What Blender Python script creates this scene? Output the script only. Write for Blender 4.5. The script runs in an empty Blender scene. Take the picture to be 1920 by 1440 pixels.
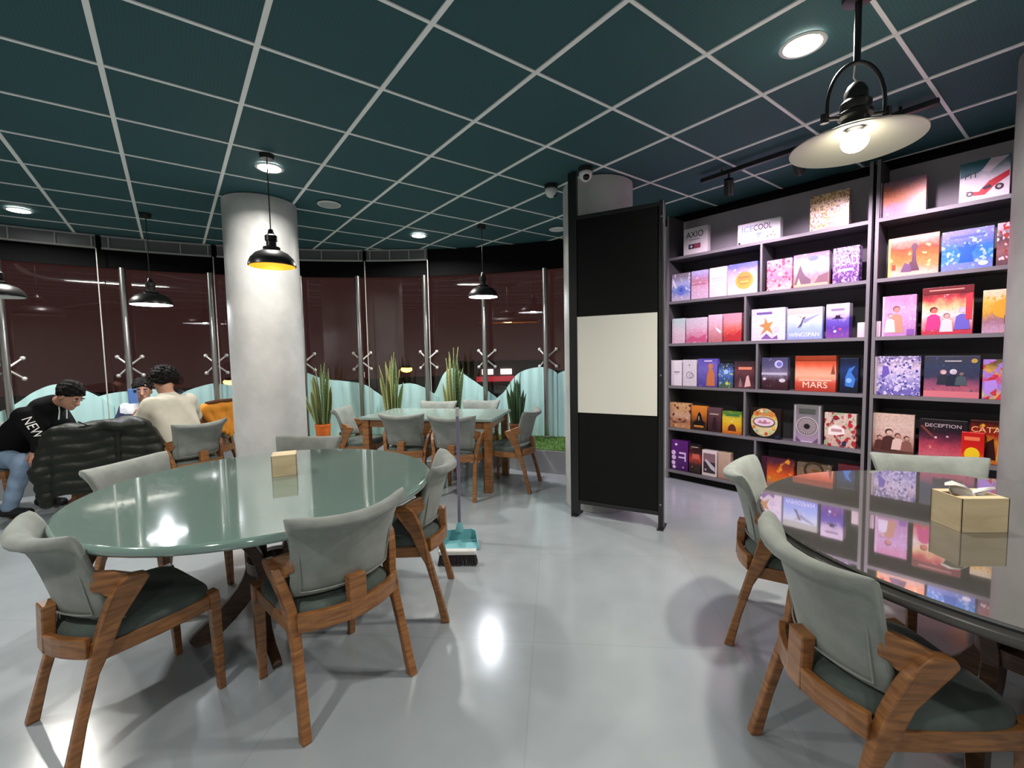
import bpy, bmesh, math, random
import numpy as np
from mathutils import Vector, Matrix

random.seed(7)
SC = bpy.context.scene
COL = SC.collection
PI = math.pi
CAM_H = 1.38
CEIL = 2.85

# ------------------------------------------------------------------ camera
def make_camera():
    yaw, pitch, roll = 0.645758, -0.0657534, -0.0188856
    fw = Vector((math.sin(yaw) * math.cos(pitch), math.cos(yaw) * math.cos(pitch), math.sin(pitch)))
    rt = Vector((math.cos(yaw), -math.sin(yaw), 0))
    up = rt.cross(fw)
    c, s = math.cos(roll), math.sin(roll)
    rt, up = c * rt + s * up, -s * rt + c * up
    m = Matrix(((rt.x, up.x, -fw.x, 0), (rt.y, up.y, -fw.y, 0), (rt.z, up.z, -fw.z, CAM_H), (0, 0, 0, 1)))
    cd = bpy.data.cameras.new('camera')
    cd.sensor_width = 36
    cd.lens = 842.75 / 1920 * 36
    cd.clip_start = 0.02
    cd.clip_end = 200
    co = bpy.data.objects.new('camera', cd)
    COL.objects.link(co)
    co.matrix_world = m
    SC.camera = co
make_camera()

# ------------------------------------------------------------------ world: night sky over a city
w = bpy.data.worlds.new('night_sky')
SC.world = w
w.use_nodes = True
bg = w.node_tree.nodes['Background']
bg.inputs['Color'].default_value = (0.040, 0.0165, 0.0150, 1)
bg.inputs['Strength'].default_value = 1.0

SC.view_settings.view_transform = 'Standard'
SC.view_settings.look = 'None'
SC.view_settings.exposure = 0.0
SC.view_settings.gamma = 1.0
SC.view_settings.use_curve_mapping = False

# light strengths (watts) and colours of the lamps of the room
DOWN_W = 50.0
DOWN_COL = (1.0, 0.955, 0.89)
PEND_W = 30.0
PEND_COL = (0.90, 0.93, 1.0)
BIG_W = 22.0
BIG_COL = (1.0, 0.93, 0.80)
SPOT_W = 82.0
SPOT_COL = (1.0, 0.76, 0.97)

# ------------------------------------------------------------------ materials
MATS = {}
def nodes_of(m):
    m.use_nodes = True
    nt = m.node_tree
    return nt, nt.nodes, nt.links, nt.nodes['Principled BSDF']

def mat(name, col, rough=0.5, metal=0.0, spec=0.5, coat=0.0, noise=None, bump=None, emit=None, sheen=0.0, trans=0.0, ior=1.45):
    """noise = (scale, amount, detail) varies the colour; bump = (scale, strength)."""
    if name in MATS:
        return MATS[name]
    m = bpy.data.materials.new(name)
    nt, N, L, b = nodes_of(m)
    b.inputs['Base Color'].default_value = (*col, 1)
    b.inputs['Roughness'].default_value = rough
    b.inputs['Metallic'].default_value = metal
    b.inputs['Specular IOR Level'].default_value = spec
    b.inputs['Coat Weight'].default_value = coat
    b.inputs['Coat Roughness'].default_value = 0.05
    b.inputs['Sheen Weight'].default_value = sheen
    b.inputs['Sheen Roughness'].default_value = 0.5
    b.inputs['Transmission Weight'].default_value = trans
    b.inputs['IOR'].default_value = ior
    if emit:
        b.inputs['Emission Color'].default_value = (*emit[0], 1)
        b.inputs['Emission Strength'].default_value = emit[1]
    if noise or bump:
        tc = N.new('ShaderNodeTexCoord')
    if noise:
        nz = N.new('ShaderNodeTexNoise')
        nz.inputs['Scale'].default_value = noise[0]
        nz.inputs['Detail'].default_value = noise[2] if len(noise) > 2 else 3
        if len(noise) > 3:
            mp = N.new('ShaderNodeMapping')
            mp.inputs['Scale'].default_value = noise[3]
            L.new(tc.outputs['Object'], mp.inputs['Vector'])
            L.new(mp.outputs[0], nz.inputs['Vector'])
        else:
            L.new(tc.outputs['Object'], nz.inputs['Vector'])
        rp = N.new('ShaderNodeValToRGB')
        a = noise[1]
        rp.color_ramp.elements[0].position = 0.3
        rp.color_ramp.elements[1].position = 0.7
        rp.color_ramp.elements[0].color = (*[max(0, c * (1 - a)) for c in col], 1)
        rp.color_ramp.elements[1].color = (*[min(1, c * (1 + a)) for c in col], 1)
        L.new(nz.outputs['Fac'], rp.inputs['Fac'])
        L.new(rp.outputs['Color'], b.inputs['Base Color'])
    if bump:
        n2 = N.new('ShaderNodeTexNoise')
        n2.inputs['Scale'].default_value = bump[0]
        n2.inputs['Detail'].default_value = 4
        L.new(tc.outputs['Object'], n2.inputs['Vector'])
        bp = N.new('ShaderNodeBump')
        bp.inputs['Strength'].default_value = bump[1]
        bp.inputs['Distance'].default_value = 0.01
        L.new(n2.outputs['Fac'], bp.inputs['Height'])
        L.new(bp.outputs['Normal'], b.inputs['Normal'])
    MATS[name] = m
    return m

def wood(name, c0, c1, rough=0.4, axis=(1, 1, 8), scale=9.0, coat=0.15):
    if name in MATS:
        return MATS[name]
    m = bpy.data.materials.new(name)
    nt, N, L, b = nodes_of(m)
    tc = N.new('ShaderNodeTexCoord')
    mp = N.new('ShaderNodeMapping')
    mp.inputs['Scale'].default_value = axis
    nz = N.new('ShaderNodeTexNoise')
    nz.inputs['Scale'].default_value = scale
    nz.inputs['Detail'].default_value = 6
    nz.inputs['Distortion'].default_value = 0.6
    rp = N.new('ShaderNodeValToRGB')
    rp.color_ramp.elements[0].position = 0.32
    rp.color_ramp.elements[1].position = 0.7
    rp.color_ramp.elements[0].color = (*c0, 1)
    rp.color_ramp.elements[1].color = (*c1, 1)
    L.new(tc.outputs['Object'], mp.inputs['Vector'])
    L.new(mp.outputs[0], nz.inputs['Vector'])
    L.new(nz.outputs['Fac'], rp.inputs['Fac'])
    L.new(rp.outputs['Color'], b.inputs['Base Color'])
    b.inputs['Roughness'].default_value = rough
    b.inputs['Coat Weight'].default_value = coat
    b.inputs['Coat Roughness'].default_value = 0.15
    MATS[name] = m
    return m

def emis(name, col, strength):
    if name in MATS:
        return MATS[name]
    m = bpy.data.materials.new(name)
    nt, N, L, b = nodes_of(m)
    b.inputs['Base Color'].default_value = (*col, 1)
    b.inputs['Emission Color'].default_value = (*col, 1)
    b.inputs['Emission Strength'].default_value = strength
    MATS[name] = m
    return m

def floor_material():
    m = bpy.data.materials.new('grey_epoxy_floor')
    nt, N, L, b = nodes_of(m)
    tc = N.new('ShaderNodeTexCoord')
    big = N.new('ShaderNodeTexNoise'); big.inputs['Scale'].default_value = 0.9; big.inputs['Detail'].default_value = 3
    fine = N.new('ShaderNodeTexNoise'); fine.inputs['Scale'].default_value = 7.0; fine.inputs['Detail'].default_value = 5
    L.new(tc.outputs['Object'], big.inputs['Vector']); L.new(tc.outputs['Object'], fine.inputs['Vector'])
    r1 = N.new('ShaderNodeValToRGB')
    r1.color_ramp.elements[0].position = .35; r1.color_ramp.elements[1].position = .68
    r1.color_ramp.elements[0].color = (.305, .342, .366, 1); r1.color_ramp.elements[1].color = (.365, .402, .428, 1)
    L.new(big.outputs['Fac'], r1.inputs['Fac'])
    r2 = N.new('ShaderNodeValToRGB')
    r2.color_ramp.elements[0].position = .3; r2.color_ramp.elements[1].position = .75
    r2.color_ramp.elements[0].color = (.93, .93, .93, 1); r2.color_ramp.elements[1].color = (1, 1, 1, 1)
    L.new(fine.outputs['Fac'], r2.inputs['Fac'])
    mx = N.new('ShaderNodeMix'); mx.data_type = 'RGBA'; mx.blend_type = 'MULTIPLY'; mx.inputs[0].default_value = 1
    L.new(r1.outputs['Color'], mx.inputs[6]); L.new(r2.outputs['Color'], mx.inputs[7])
    # faint joints of the screed below the coating, a square lattice turned by 42 degrees
    mp = N.new('ShaderNodeMapping'); mp.inputs['Rotation'].default_value = (0, 0, math.radians(42.5))
    mp.inputs['Location'].default_value = (0.12, -0.15, 0)
    L.new(tc.outputs['Object'], mp.inputs['Vector'])
    bk = N.new('ShaderNodeTexBrick')
    bk.offset = 0.0
    bk.inputs['Scale'].default_value = 1.0
    bk.inputs['Brick Width'].default_value = 0.96; bk.inputs['Row Height'].default_value = 0.96
    bk.inputs['Mortar Size'].default_value = 0.004; bk.inputs['Mortar Smooth'].default_value = 0.2
    bk.inputs['Color1'].default_value = (1, 1, 1, 1); bk.inputs['Color2'].default_value = (.985, .985, .985, 1)
    bk.inputs['Mortar'].default_value = (.72, .72, .73, 1)
    L.new(mp.outputs[0], bk.inputs['Vector'])
    m2 = N.new('ShaderNodeMix'); m2.data_type = 'RGBA'; m2.blend_type = 'MULTIPLY'; m2.inputs[0].default_value = .3
    L.new(mx.outputs[2], m2.inputs[6]); L.new(bk.outputs['Color'], m2.inputs[7])
    L.new(m2.outputs[2], b.inputs['Base Color'])
    rr = N.new('ShaderNodeMapRange')
    rr.inputs['To Min'].default_value = .13; rr.inputs['To Max'].default_value = .26
    L.new(fine.outputs['Fac'], rr.inputs['Value']); L.new(rr.outputs[0], b.inputs['Roughness'])
    b.inputs['Specular IOR Level'].default_value = .6
    b.inputs['Coat Weight'].default_value = .45; b.inputs['Coat Roughness'].default_value = .16
    bp = N.new('ShaderNodeBump'); bp.inputs['Strength'].default_value = .06; bp.inputs['Distance'].default_value = .02
    L.new(big.outputs['Fac'], bp.inputs['Height']); L.new(bp.outputs['Normal'], b.inputs['Normal'])
    return m

def plaster(name, c0, c1, rough=.45):
    m = bpy.data.materials.new(name)
    nt, N, L, b = nodes_of(m)
    tc = N.new('ShaderNodeTexCoord')
    nz = N.new('ShaderNodeTexNoise'); nz.inputs['Scale'].default_value = 2.6; nz.inputs['Detail'].default_value = 6; nz.inputs['Roughness'].default_value = .6
    L.new(tc.outputs['Object'], nz.inputs['Vector'])
    rp = N.new('ShaderNodeValToRGB')
    rp.color_ramp.elements[0].position = .33; rp.color_ramp.elements[1].position = .66
    rp.color_ramp.elements[0].color = (*c0, 1); rp.color_ramp.elements[1].color = (*c1, 1)
    L.new(nz.outputs['Fac'], rp.inputs['Fac']); L.new(rp.outputs['Color'], b.inputs['Base Color'])
    b.inputs['Roughness'].default_value = rough
    bp = N.new('ShaderNodeBump'); bp.inputs['Strength'].default_value = .12; bp.inputs['Distance'].default_value = .01
    L.new(nz.outputs['Fac'], bp.inputs['Height']); L.new(bp.outputs['Normal'], b.inputs['Normal'])
    MATS[name] = m
    return m

def tile_material():
    """dark teal mineral tile with a fine grid of perforations"""
    m = bpy.data.materials.new('teal_ceiling_tile')
    nt, N, L, b = nodes_of(m)
    tc = N.new('ShaderNodeTexCoord')
    vo = N.new('ShaderNodeTexVoronoi'); vo.inputs['Scale'].default_value = 62; vo.inputs['Randomness'].default_value = 0.0
    L.new(tc.outputs['Object'], vo.inputs['Vector'])
    rp = N.new('ShaderNodeValToRGB')
    rp.color_ramp.elements[0].position = .18; rp.color_ramp.elements[1].position = .3
    rp.color_ramp.elements[0].color = (.030, .080, .090, 1); rp.color_ramp.elements[1].color = (.038, .100, .112, 1)
    L.new(vo.outputs['Distance'], rp.inputs['Fac'])
    L.new(rp.outputs['Color'], b.inputs['Base Color'])
    b.inputs['Roughness'].default_value = .7
    b.inputs['Specular IOR Level'].default_value = .25
    return m

def glass_material():
    """thin window pane: what is behind shows through, the room mirrors in it"""
    m = bpy.data.materials.new('window_glass')
    m.use_nodes = True
    nt = m.node_tree; N = nt.nodes; L = nt.links
    for n in list(N):
        N.remove(n)
    out = N.new('ShaderNodeOutputMaterial')
    tr = N.new('ShaderNodeBsdfTransparent'); tr.inputs[0].default_value = (.90, .86, .85, 1)
    gl = N.new('ShaderNodeBsdfGlossy'); gl.inputs['Roughness'].default_value = .015; gl.inputs[0].default_value = (1, 1, 1, 1)
    fr = N.new('ShaderNodeFresnel'); fr.inputs['IOR'].default_value = 1.5
    mu = N.new('ShaderNodeMath'); mu.operation = 'MULTIPLY'; mu.inputs[1].default_value = 1.3; mu.use_clamp = True
    mx = N.new('ShaderNodeMixShader')
    L.new(fr.outputs[0], mu.inputs[0]); L.new(mu.outputs[0], mx.inputs[0])
    L.new(tr.outputs[0], mx.inputs[1]); L.new(gl.outputs[0], mx.inputs[2]); L.new(mx.outputs[0], out.inputs[0])
    return m

M_FLOOR = floor_material()
M_TILE = tile_material()
M_GLASS = glass_material()
M_COLUMN = plaster('grey_plaster_column', (.46, .47, .46), (.62, .62, .61))
M_COLUMN_DIM = plaster('dimmed_grey_column', (.24, .24, .24), (.33, .33, .33))  # darker copy of the column plaster, weaker light put into its colour
M_WALL = plaster('grey_wall', (.50, .48, .51), (.58, .56, .59), .6)
M_WALLB = mat('pale_wall', (.45, .45, .44), .8)
M_TBAR = mat('white_ceiling_bar', (.92, .92, .90), .45)
M_BLACK = mat('black_board', (.0045, .0045, .0045), .55, spec=.2)
M_FASCIA = mat('black_fascia', (.0045, .0045, .005), .8, spec=.1)
M_SHELF = mat('charcoal_shelf', (.080, .077, .082), .55)
M_SHELFEDGE = mat('grey_shelf_edge', (.17, .165, .17), .5)
M_STEEL = mat('brushed_steel', (.50, .49, .47), .28, metal=1.0)
M_WHITEMETAL = mat('white_painted_metal', (.42, .42, .41), .4)
M_FABRIC = mat('sage_velvet', (.225, .246, .226), .95, spec=.15, noise=(11, .16, 4), bump=(260, .12), sheen=.2)
M_SEATFAB = mat('shaded_green_velvet', (.080, .100, .092), .95, spec=.15, noise=(12, .2, 4), bump=(260, .12), sheen=.15)  # darker than the backs: shade under the tables is put into the colour
M_WOOD = wood('walnut_brown', (.150, .058, .019), (.35, .152, .048), .35)
M_WOODD = wood('dark_walnut', (.045, .019, .010), (.10, .044, .020), .35)
M_LACQ = mat('teal_lacquer', (.160, .248, .219), .09, spec=.7, coat=1.0)
M_DARKTOP = mat('dark_grey_tabletop', (.075, .070, .066), .3)
M_TABGLASS = mat('table_glass', (.085, .082, .076), .02, spec=.9, coat=1.0, ior=1.75)
M_TEAL = mat('pale_teal_panel', (.47, .72, .72), .45, noise=(3, .05, 2))
M_GRASS = mat('artificial_grass', (.075, .16, .03), .9, noise=(60, .5, 3), bump=(120, .6))
M_STEP = plaster('grey_step', (.33, .34, .35), (.40, .41, .42), .5)
M_BLACKMETAL = mat('black_metal', (.012, .012, .013), .32, spec=.6)
M_WHITEPL = mat('white_plastic', (.72, .72, .70), .35)
M_BLACKGL = mat('black_lens', (.005, .005, .006), .08)
M_PLY = wood('birch_plywood', (.56, .44, .26), (.70, .58, .37), .6, (1, 1, 5), 5, 0.0)
M_TISSUE = mat('white_tissue', (.8, .78, .76), .9)
M_PAPER = mat('white_paper', (.74, .73, .66), .7)
M_BULB = emis('lamp_glow', (1, .97, .90), 30.0)
M_BULBC = emis('cool_lamp_glow', (.93, .95, 1), 26.0)
M_BULBBIG = emis('big_lamp_glow', (1, .95, .82), 9.0)

# ------------------------------------------------------------------ mesh helpers
class MB:
    """collects shapes; build() links them as one mesh object"""
    def __init__(s):
        s.v, s.f = [], []
    def add(s, v, f):
        o = len(s.v)
        s.v += [tuple(p) for p in v]
        s.f += [tuple(i + o for i in q) for q in f]
        return s
    def box(s, c, d, rot=0.0):
        cx, cy, cz = c; dx, dy, dz = d[0] / 2, d[1] / 2, d[2] / 2
        cr, sr = math.cos(rot), math.sin(rot)
        v = []
        for x, y, z in ((-1, -1, -1), (1, -1, -1), (1, 1, -1), (-1, 1, -1), (-1, -1, 1), (1, -1, 1), (1, 1, 1), (-1, 1, 1)):
            px, py = x * dx, y * dy
            v.append((cx + cr * px - sr * py, cy + sr * px + cr * py, cz + z * dz))
        return s.add(v, [(3, 2, 1, 0), (4, 5, 6, 7), (0, 1, 5, 4), (1, 2, 6, 5), (2, 3, 7, 6), (3, 0, 4, 7)])
    def tube(s, path, r, n=10, cap=True, flat=None, up=None):
        """sweep a round (or flat=(w,h) rectangular) section along a path"""
        path = [Vector(p) for p in path]
        m = len(path)
        rs = r if isinstance(r, (list, tuple)) else [r] * m
        t0 = (path[1] - path[0]).normalized()
        a = Vector(up) if up else (Vector((0, 0, 1)) if abs(t0.z) < .9 else Vector((1, 0, 0)))
        nrm = (a - t0 * a.dot(t0)).normalized()
        v, f = [], []
        for i, p in enumerate(path):
            t = ((path[min(i + 1, m - 1)] - path[max(i - 1, 0)])).normalized()
            nrm = (nrm - t * nrm.dot(t)).normalized()
            b = t.cross(nrm)
            for k in range(n):
                if flat:
                    sg = ((-1, -1), (1, -1), (1, 1), (-1, 1))[k]
                    q = p + nrm * (sg[0] * flat[0] / 2 * rs[i]) + b * (sg[1] * flat[1] / 2 * rs[i])
                else:
                    an = 2 * PI * k / n
                    q = p + (nrm * math.cos(an) + b * math.sin(an)) * rs[i]
                v.append(tuple(q))
        for i in range(m - 1):
            for k in range(n):
                f.append((i * n + k, i * n + (k + 1) % n, (i + 1) * n + (k + 1) % n, (i + 1) * n + k))
        if cap:
            f.append(tuple(range(n - 1, -1, -1)))
            f.append(tuple((m - 1) * n + k for k in range(n)))
        return s.add(v, f)
    def bar(s, path, w, h, taper=None, up=None):
        return s.tube(path, taper if taper else 1.0, 4, True, (w, h), up)
    def lathe(s, prof, n=32, c=(0, 0, 0), close=False, cap=True):
        v, f = [], []
        m = len(prof)
        for r, z in prof:
            for k in range(n):
                a = 2 * PI * k / n
                v.append((c[0] + r * math.cos(a), c[1] + r * math.sin(a), c[2] + z))
        for i in range(m - 1):
            for k in range(n):
                f.append((i * n + k, i * n + (k + 1) % n, (i + 1) * n + (k + 1) % n, (i + 1) * n + k))
        if close:
            for k in range(n):
                f.append(((m - 1) * n + k, (m - 1) * n + (k + 1) % n, (k + 1) % n, k))
        elif cap:
            if prof[0][0] > 1e-6:
                f.append(tuple(range(n - 1, -1, -1)))
            if prof[-1][0] > 1e-6:
                f.append(tuple((m - 1) * n + k for k in range(n)))
        return s.add(v, f)
    def prism(s, poly, z0, z1, fn=None):
        """extrude a 2-D polygon (counter-clockwise) from z0 to z1; fn maps (x,y,z) to a point"""
        n = len(poly)
        fn = fn or (lambda x, y, z: (x, y, z))
        v = [fn(x, y, z0) for x, y in poly] + [fn(x, y, z1) for x, y in poly]
        f = [tuple(range(n - 1, -1, -1)), tuple(range(n, 2 * n))]
        f += [(i, (i + 1) % n, n + (i + 1) % n, n + i) for i in range(n)]
        return s.add(v, f)
    def ball(s, c, r, n=12, m=8):
        rr = r if isinstance(r, (tuple, list)) else (r, r, r)
        v, f = [], []
        for i in range(m + 1):
            t = PI * i / m
            for k in range(n):
                a = 2 * PI * k / n
                v.append((c[0] + rr[0] * math.sin(t) * math.cos(a), c[1] + rr[1] * math.sin(t) * math.sin(a), c[2] - rr[2] * math.cos(t)))
        for i in range(m):
            for k in range(n):
                f.append((i * n + k, i * n + (k + 1) % n, (i + 1) * n + (k + 1) % n, (i + 1) * n + k))
        return s.add(v, f)
    def mesh(s, name, m=None, smooth=False, bevel=0.0, weld=True, seg=2, angle=40):
        me = bpy.data.meshes.new(name)
        me.from_pydata(s.v, [], s.f)
        bm = bmesh.new()
        bm.from_mesh(me)
        if weld:
            bmesh.ops.remove_doubles(bm, verts=bm.verts, dist=1e-5)
        bmesh.ops.dissolve_degenerate(bm, dist=1e-6, edges=bm.edges)
        if bevel:
            es = [e for e in bm.edges if len(e.link_faces) == 2 and e.calc_face_angle(0) > math.radians(angle)]
            bmesh.ops.bevel(bm, geom=es, offset=bevel, segments=seg, profile=.5, affect='EDGES', clamp_overlap=True)
        bmesh.ops.recalc_face_normals(bm, faces=bm.faces)
        bm.to_mesh(me)
        bm.free()
        if smooth:
            shade(me, angle if smooth is True else smooth)
        if m:
            me.materials.append(m)
        return me
    def build(s, name, m=None, parent=None, smooth=False, bevel=0.0, **k):
        return link(name, s.mesh(name, m, smooth, bevel, **k), parent)

def shade(me, ang=40):
    me.polygons.foreach_set('use_smooth', [True] * len(me.polygons))
    me.set_sharp_from_angle(angle=math.radians(ang))

def link(name, me, parent=None, loc=None, rot=None):
    o = bpy.data.objects.new(name, me)
    COL.objects.link(o)
    if parent:
        o.parent = parent
    if loc:
        o.location = loc
    if rot is not None:
        o.rotation_euler = (0, 0, rot) if not isinstance(rot, (tuple, list)) else rot
    return o

def tag(o, label, cat, group=None):
    o['label'] = label
    o['category'] = cat
    if group:
        o['group'] = group
    return o

def thing(name, label, cat, loc=(0, 0, 0), rot=0.0, group=None):
    return tag(link(name, None, None, loc, rot), label, cat, group)

def struct(o, label=None):
    o['kind'] = 'structure'
    if label:
        o['label'] = label
    return o

def copy_tree(src, loc, rot, label, group=None):
    r = src.copy(); COL.objects.link(r)
    r.location = loc; r.rotation_euler = (0, 0, rot)
    r['label'] = label
    if group:
        r['group'] = group
    for ch in list(src.children):
        c = ch.copy(); COL.objects.link(c); c.parent = r
        for g in list(ch.children):
            d = g.copy(); COL.objects.link(d); d.parent = c
    return r

def text_mesh(txt, size, align='CENTER'):
    cu = bpy.data.curves.new('lettering', 'FONT')
    cu.body = txt; cu.size = size
    cu.align_x = align; cu.align_y = 'CENTER'
    cu.resolution_u = 3
    ob = bpy.data.objects.new('lettering', cu)
    COL.objects.link(ob)
    dg = bpy.context.evaluated_depsgraph_get()
    me = bpy.data.meshes.new_from_object(ob.evaluated_get(dg))
    bpy.data.objects.remove(ob)
    me.materials.clear()
    return me

def lamp(name, kind, loc, energy, col, size=.1, parent=None, rot=None, spot=None, blend=.5):
    d = bpy.data.lights.new(name, kind)
    d.energy = energy
    d.color = col
    if kind == 'AREA':
        d.shape = 'DISK'; d.size = size; d.spread = math.radians(160)
    else:
        d.shadow_soft_size = size
    if kind == 'SPOT':
        d.spot_size = spot; d.spot_blend = blend
    o = bpy.data.objects.new(name, d)
    COL.objects.link(o)
    o.location = loc
    if rot is not None:
        o.rotation_euler = rot
    if parent:
        o.parent = parent
    return o

# ------------------------------------------------------------------ the room
FC = Vector((-0.889, 1.391)); FR = 5.85            # the glazed front is an arc about this point
def arc(ang, r=FR, z=0.0):
    a = math.radians(ang)
    return (FC.x + r * math.cos(a), FC.y + r * math.sin(a), z)

WT = math.radians(3.5)                             # the shelf wall is turned by this much
WN = Vector((math.cos(WT), math.sin(WT))); WV = Vector((-math.sin(WT), math.cos(WT)))
WD = 4.42                                          # front plane of the shelves
WROT = -(PI / 2 - WT)                              # local x runs to the right along the wall, local y into it
def wall_pt(s, y=0.0, z=0.0):
    p = WN * (WD + y) + WV * s
    return (p.x, p.y, z)

A0, A1 = 21.5, 116.5
ARC = [arc(A0 + (A1 - A0) * i / 57)[:2] for i in range(58)]
ROOM = [(4.952, -3.0)] + ARC + [(-3.5, -3.0)]

def clip(poly, cl):
    out = list(poly)
    n = len(cl)
    for i in range(n):
        ax, ay = cl[i]; bx, by = cl[(i + 1) % n]
        inp, out = out, []
        if not inp:
            break
        def side(p):
            return (bx - ax) * (p[1] - ay) - (by - ay) * (p[0] - ax)
        for k in range(len(inp)):
            p, q = inp[k], inp[(k + 1) % len(inp)]
            sp, sq = side(p), side(q)
            if sp >= 0:
                out.append(p)
            if (sp >= 0) != (sq >= 0):
                t = sp / (sp - sq)
                out.append((p[0] + t * (q[0] - p[0]), p[1] + t * (q[1] - p[1])))
    return out

def area(p):
    return abs(sum(p[i][0] * p[(i + 1) % len(p)][1] - p[(i + 1) % len(p)][0] * p[i][1] for i in range(len(p)))) / 2

floor = MB().prism(ROOM, -.12, 0).build('floor', M_FLOOR, weld=False)
struct(floor, 'glossy grey coated floor of the games cafe')
ceiling = MB().prism(ROOM, CEIL + .012, CEIL + .1).build('ceiling', mat('ceiling_void', (.03, .05, .055), .9), weld=False)
struct(ceiling, 'dark teal tiled ceiling with pale bars')

GX0, GY0, GP = -0.802, 2.463, 0.6                   # lattice of the ceiling bars
tile_me = MB().box((0, 0, .006), (GP - .016, GP - .016, .012)).mesh('tile', M_TILE)
for i in range(-5, 11):
    for j in range(-10, 9):
        x0, y0 = GX0 + GP * i, GY0 + GP * j
        sq = [(x0 + .008, y0 + .008), (x0 + GP - .008, y0 + .008), (x0 + GP - .008, y0 + GP - .008), (x0 + .008, y0 + GP - .008)]
        c = clip(sq, ROOM)
        if len(c) < 3 or area(c) < .004:
            continue
        if area(c) > .999 * (GP - .016) ** 2:
            link('tile', tile_me, ceiling, (x0 + GP / 2, y0 + GP / 2, CEIL))
        else:
            MB().prism(c, CEIL, CEIL + .012).build('tile', M_TILE, ceiling, weld=False)
for i in range(-5, 12):
    x = GX0 + GP * i
    c = clip([(x - .012, -3), (x + .012, -3), (x + .012, 9), (x - .012, 9)], ROOM)
    if len(c) > 2 and area(c) > .002:
        MB().prism(c, CEIL - .007, CEIL + .011).build('bar', M_TBAR, ceiling, weld=False)
for j in range(-9, 10):
    y = GY0 + GP * j
    c = clip([(-4, y - .009), (6, y - .009), (6, y + .009), (-4, y + .009)], ROOM)
    if len(c) > 2 and area(c) > .002:
        MB().prism(c, CEIL - .0055, CEIL + .010).build('bar', M_TBAR, ceiling, weld=False)

# solid walls
def wall_slab(name, p, q, thick, m, z0=0.0, z1=CEIL + .1, label=None):
    p, q = Vector(p), Vector(q)
    d = (q - p).normalized(); n = Vector((d.y, -d.x)) * thick
    poly = [tuple(p), tuple(p + n), tuple(q + n), tuple(q)]
    return struct(MB().prism(poly, z0, z1).build(name, m), label)
wall_slab('wall_right', (4.952, -3.0), ARC[0], .15, M_WALL, label='grey wall behind the game shelves')
wall_slab('wall_left', ARC[-1], (-3.5, -3.0), .15, M_WALLB)
wall_slab('wall_back', (-3.5, -3.0), (4.952, -3.0), .15, M_WALLB)
# shallow dark strip where the ceiling meets the shelf wall
q0, q1 = wall_pt(-3.2, .20), wall_pt(3.2, .20)
MBt = MB().prism([wall_pt(-3.2, .22)[:2], wall_pt(-3.2, .338)[:2], wall_pt(3.1, .338)[:2], wall_pt(3.1, .22)[:2]], 2.80, 2.842)
struct(MBt.build('trim_1', M_FASCIA))

# round columns
def column(c, r, label, m=None):
    o = MB().lathe([(r, 0), (r, CEIL - .008)], 64).build('column', m or M_COLUMN, None, smooth=60)
    o.location = (c[0], c[1], 0.001)
    return struct(o, label)
column((0.745, 4.905), .315, 'thick pale grey round column behind the green table')
column((3.10, 2.80), .305, 'grey round column behind the black board')
column((3.62, 0.03), .315, 'grey round column beside the dark glass table', M_COLUMN_DIM)

# glazed front: panes, fascia, sill
POSTS = [113.5, 104.6, 95.27, 85.23, 76.5, 65.95, 58.49, 49.27, 40.98, 32.45, 24.2]
EDGES = [A1] + POSTS + [A0]
def arc_slab(a, b, r0, r1, z0, z1, n=10):
    poly = [arc(a + (b - a) * i / n, r1)[:2] for i in range(n + 1)]
    inner = [arc(b + (a - b) * i / n, r0)[:2] for i in range(n + 1)]
    return MB().prism((poly + inner)[::-1] if a > b else (poly + inner), z0, z1)
for k in range(len(EDGES) - 1):
    a, b = EDGES[k] - .06, EDGES[k + 1] + .06
    wn = link('window_%d' % (k + 1), None)
    struct(wn, 'dark night window pane of the curved glass front')
    arc_slab(a, b, FR - .006, FR + .006, .26, 2.75, 8).build('pane', M_GLASS, wn, smooth=30, weld=False)
struct(arc_slab(A1, A0, FR - .10, FR - .06, 2.485, CEIL - .009, 60).build('trim_2', M_FASCIA, None, weld=False), 'black fascia band above the windows')

def r_in(a):
    t = min(1, max(0, (a - 33) / 9.0)); t = t * t * (3 - 2 * t)
    return FR - .90 + .38 * t
angs = [A0 + 1.0 + (A1 - A0 - 2) * i / 70 for i in range(71)]
poly = [arc(a, r_in(a))[:2] for a in angs][::-1] + [arc(a, FR - .03)[:2] for a in angs]
sill = struct(MB().prism(poly[::-1], .001, .262).build('trim_3', M_STEP, None, weld=False), 'low grey plinth along the windows')
gp = [arc(a, r_in(a) + .02)[:2] for a in angs][::-1] + [arc(a, FR - .04)[:2] for a in angs]
# artificial grass on the plinth: blades over a mat
gm = MB().prism(gp[::-1], .263, .275)
rnd = random.Random(3)
for _ in range(9000):
    a = rnd.uniform(A0 + 3, 98); r = rnd.uniform(r_in(a) + .03, FR - .12)
    x, y, _z = arc(a, r)
    t = rnd.uniform(0, PI); h = rnd.uniform(.015, .034); d = .004
    lx, ly = rnd.uniform(-.012, .012), rnd.uniform(-.012, .012)
    gm.add([(x - d * math.cos(t), y - d * math.sin(t), .274), (x + d * math.cos(t), y + d * math.sin(t), .274), (x + lx, y + ly, .274 + h)], [(0, 1, 2)])
g = gm.build('artificial_grass', M_GRASS, None, weld=False)
tag(g, 'strip of green artificial grass on the plinth under the windows', 'grass'); g['kind'] = 'stuff'

# outside, one storey down
struct(MB().box((0, 0, -5.05), (260, 260, .1)).build('street', mat('night_asphalt', (.02, .018, .017), .8)))

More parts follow.
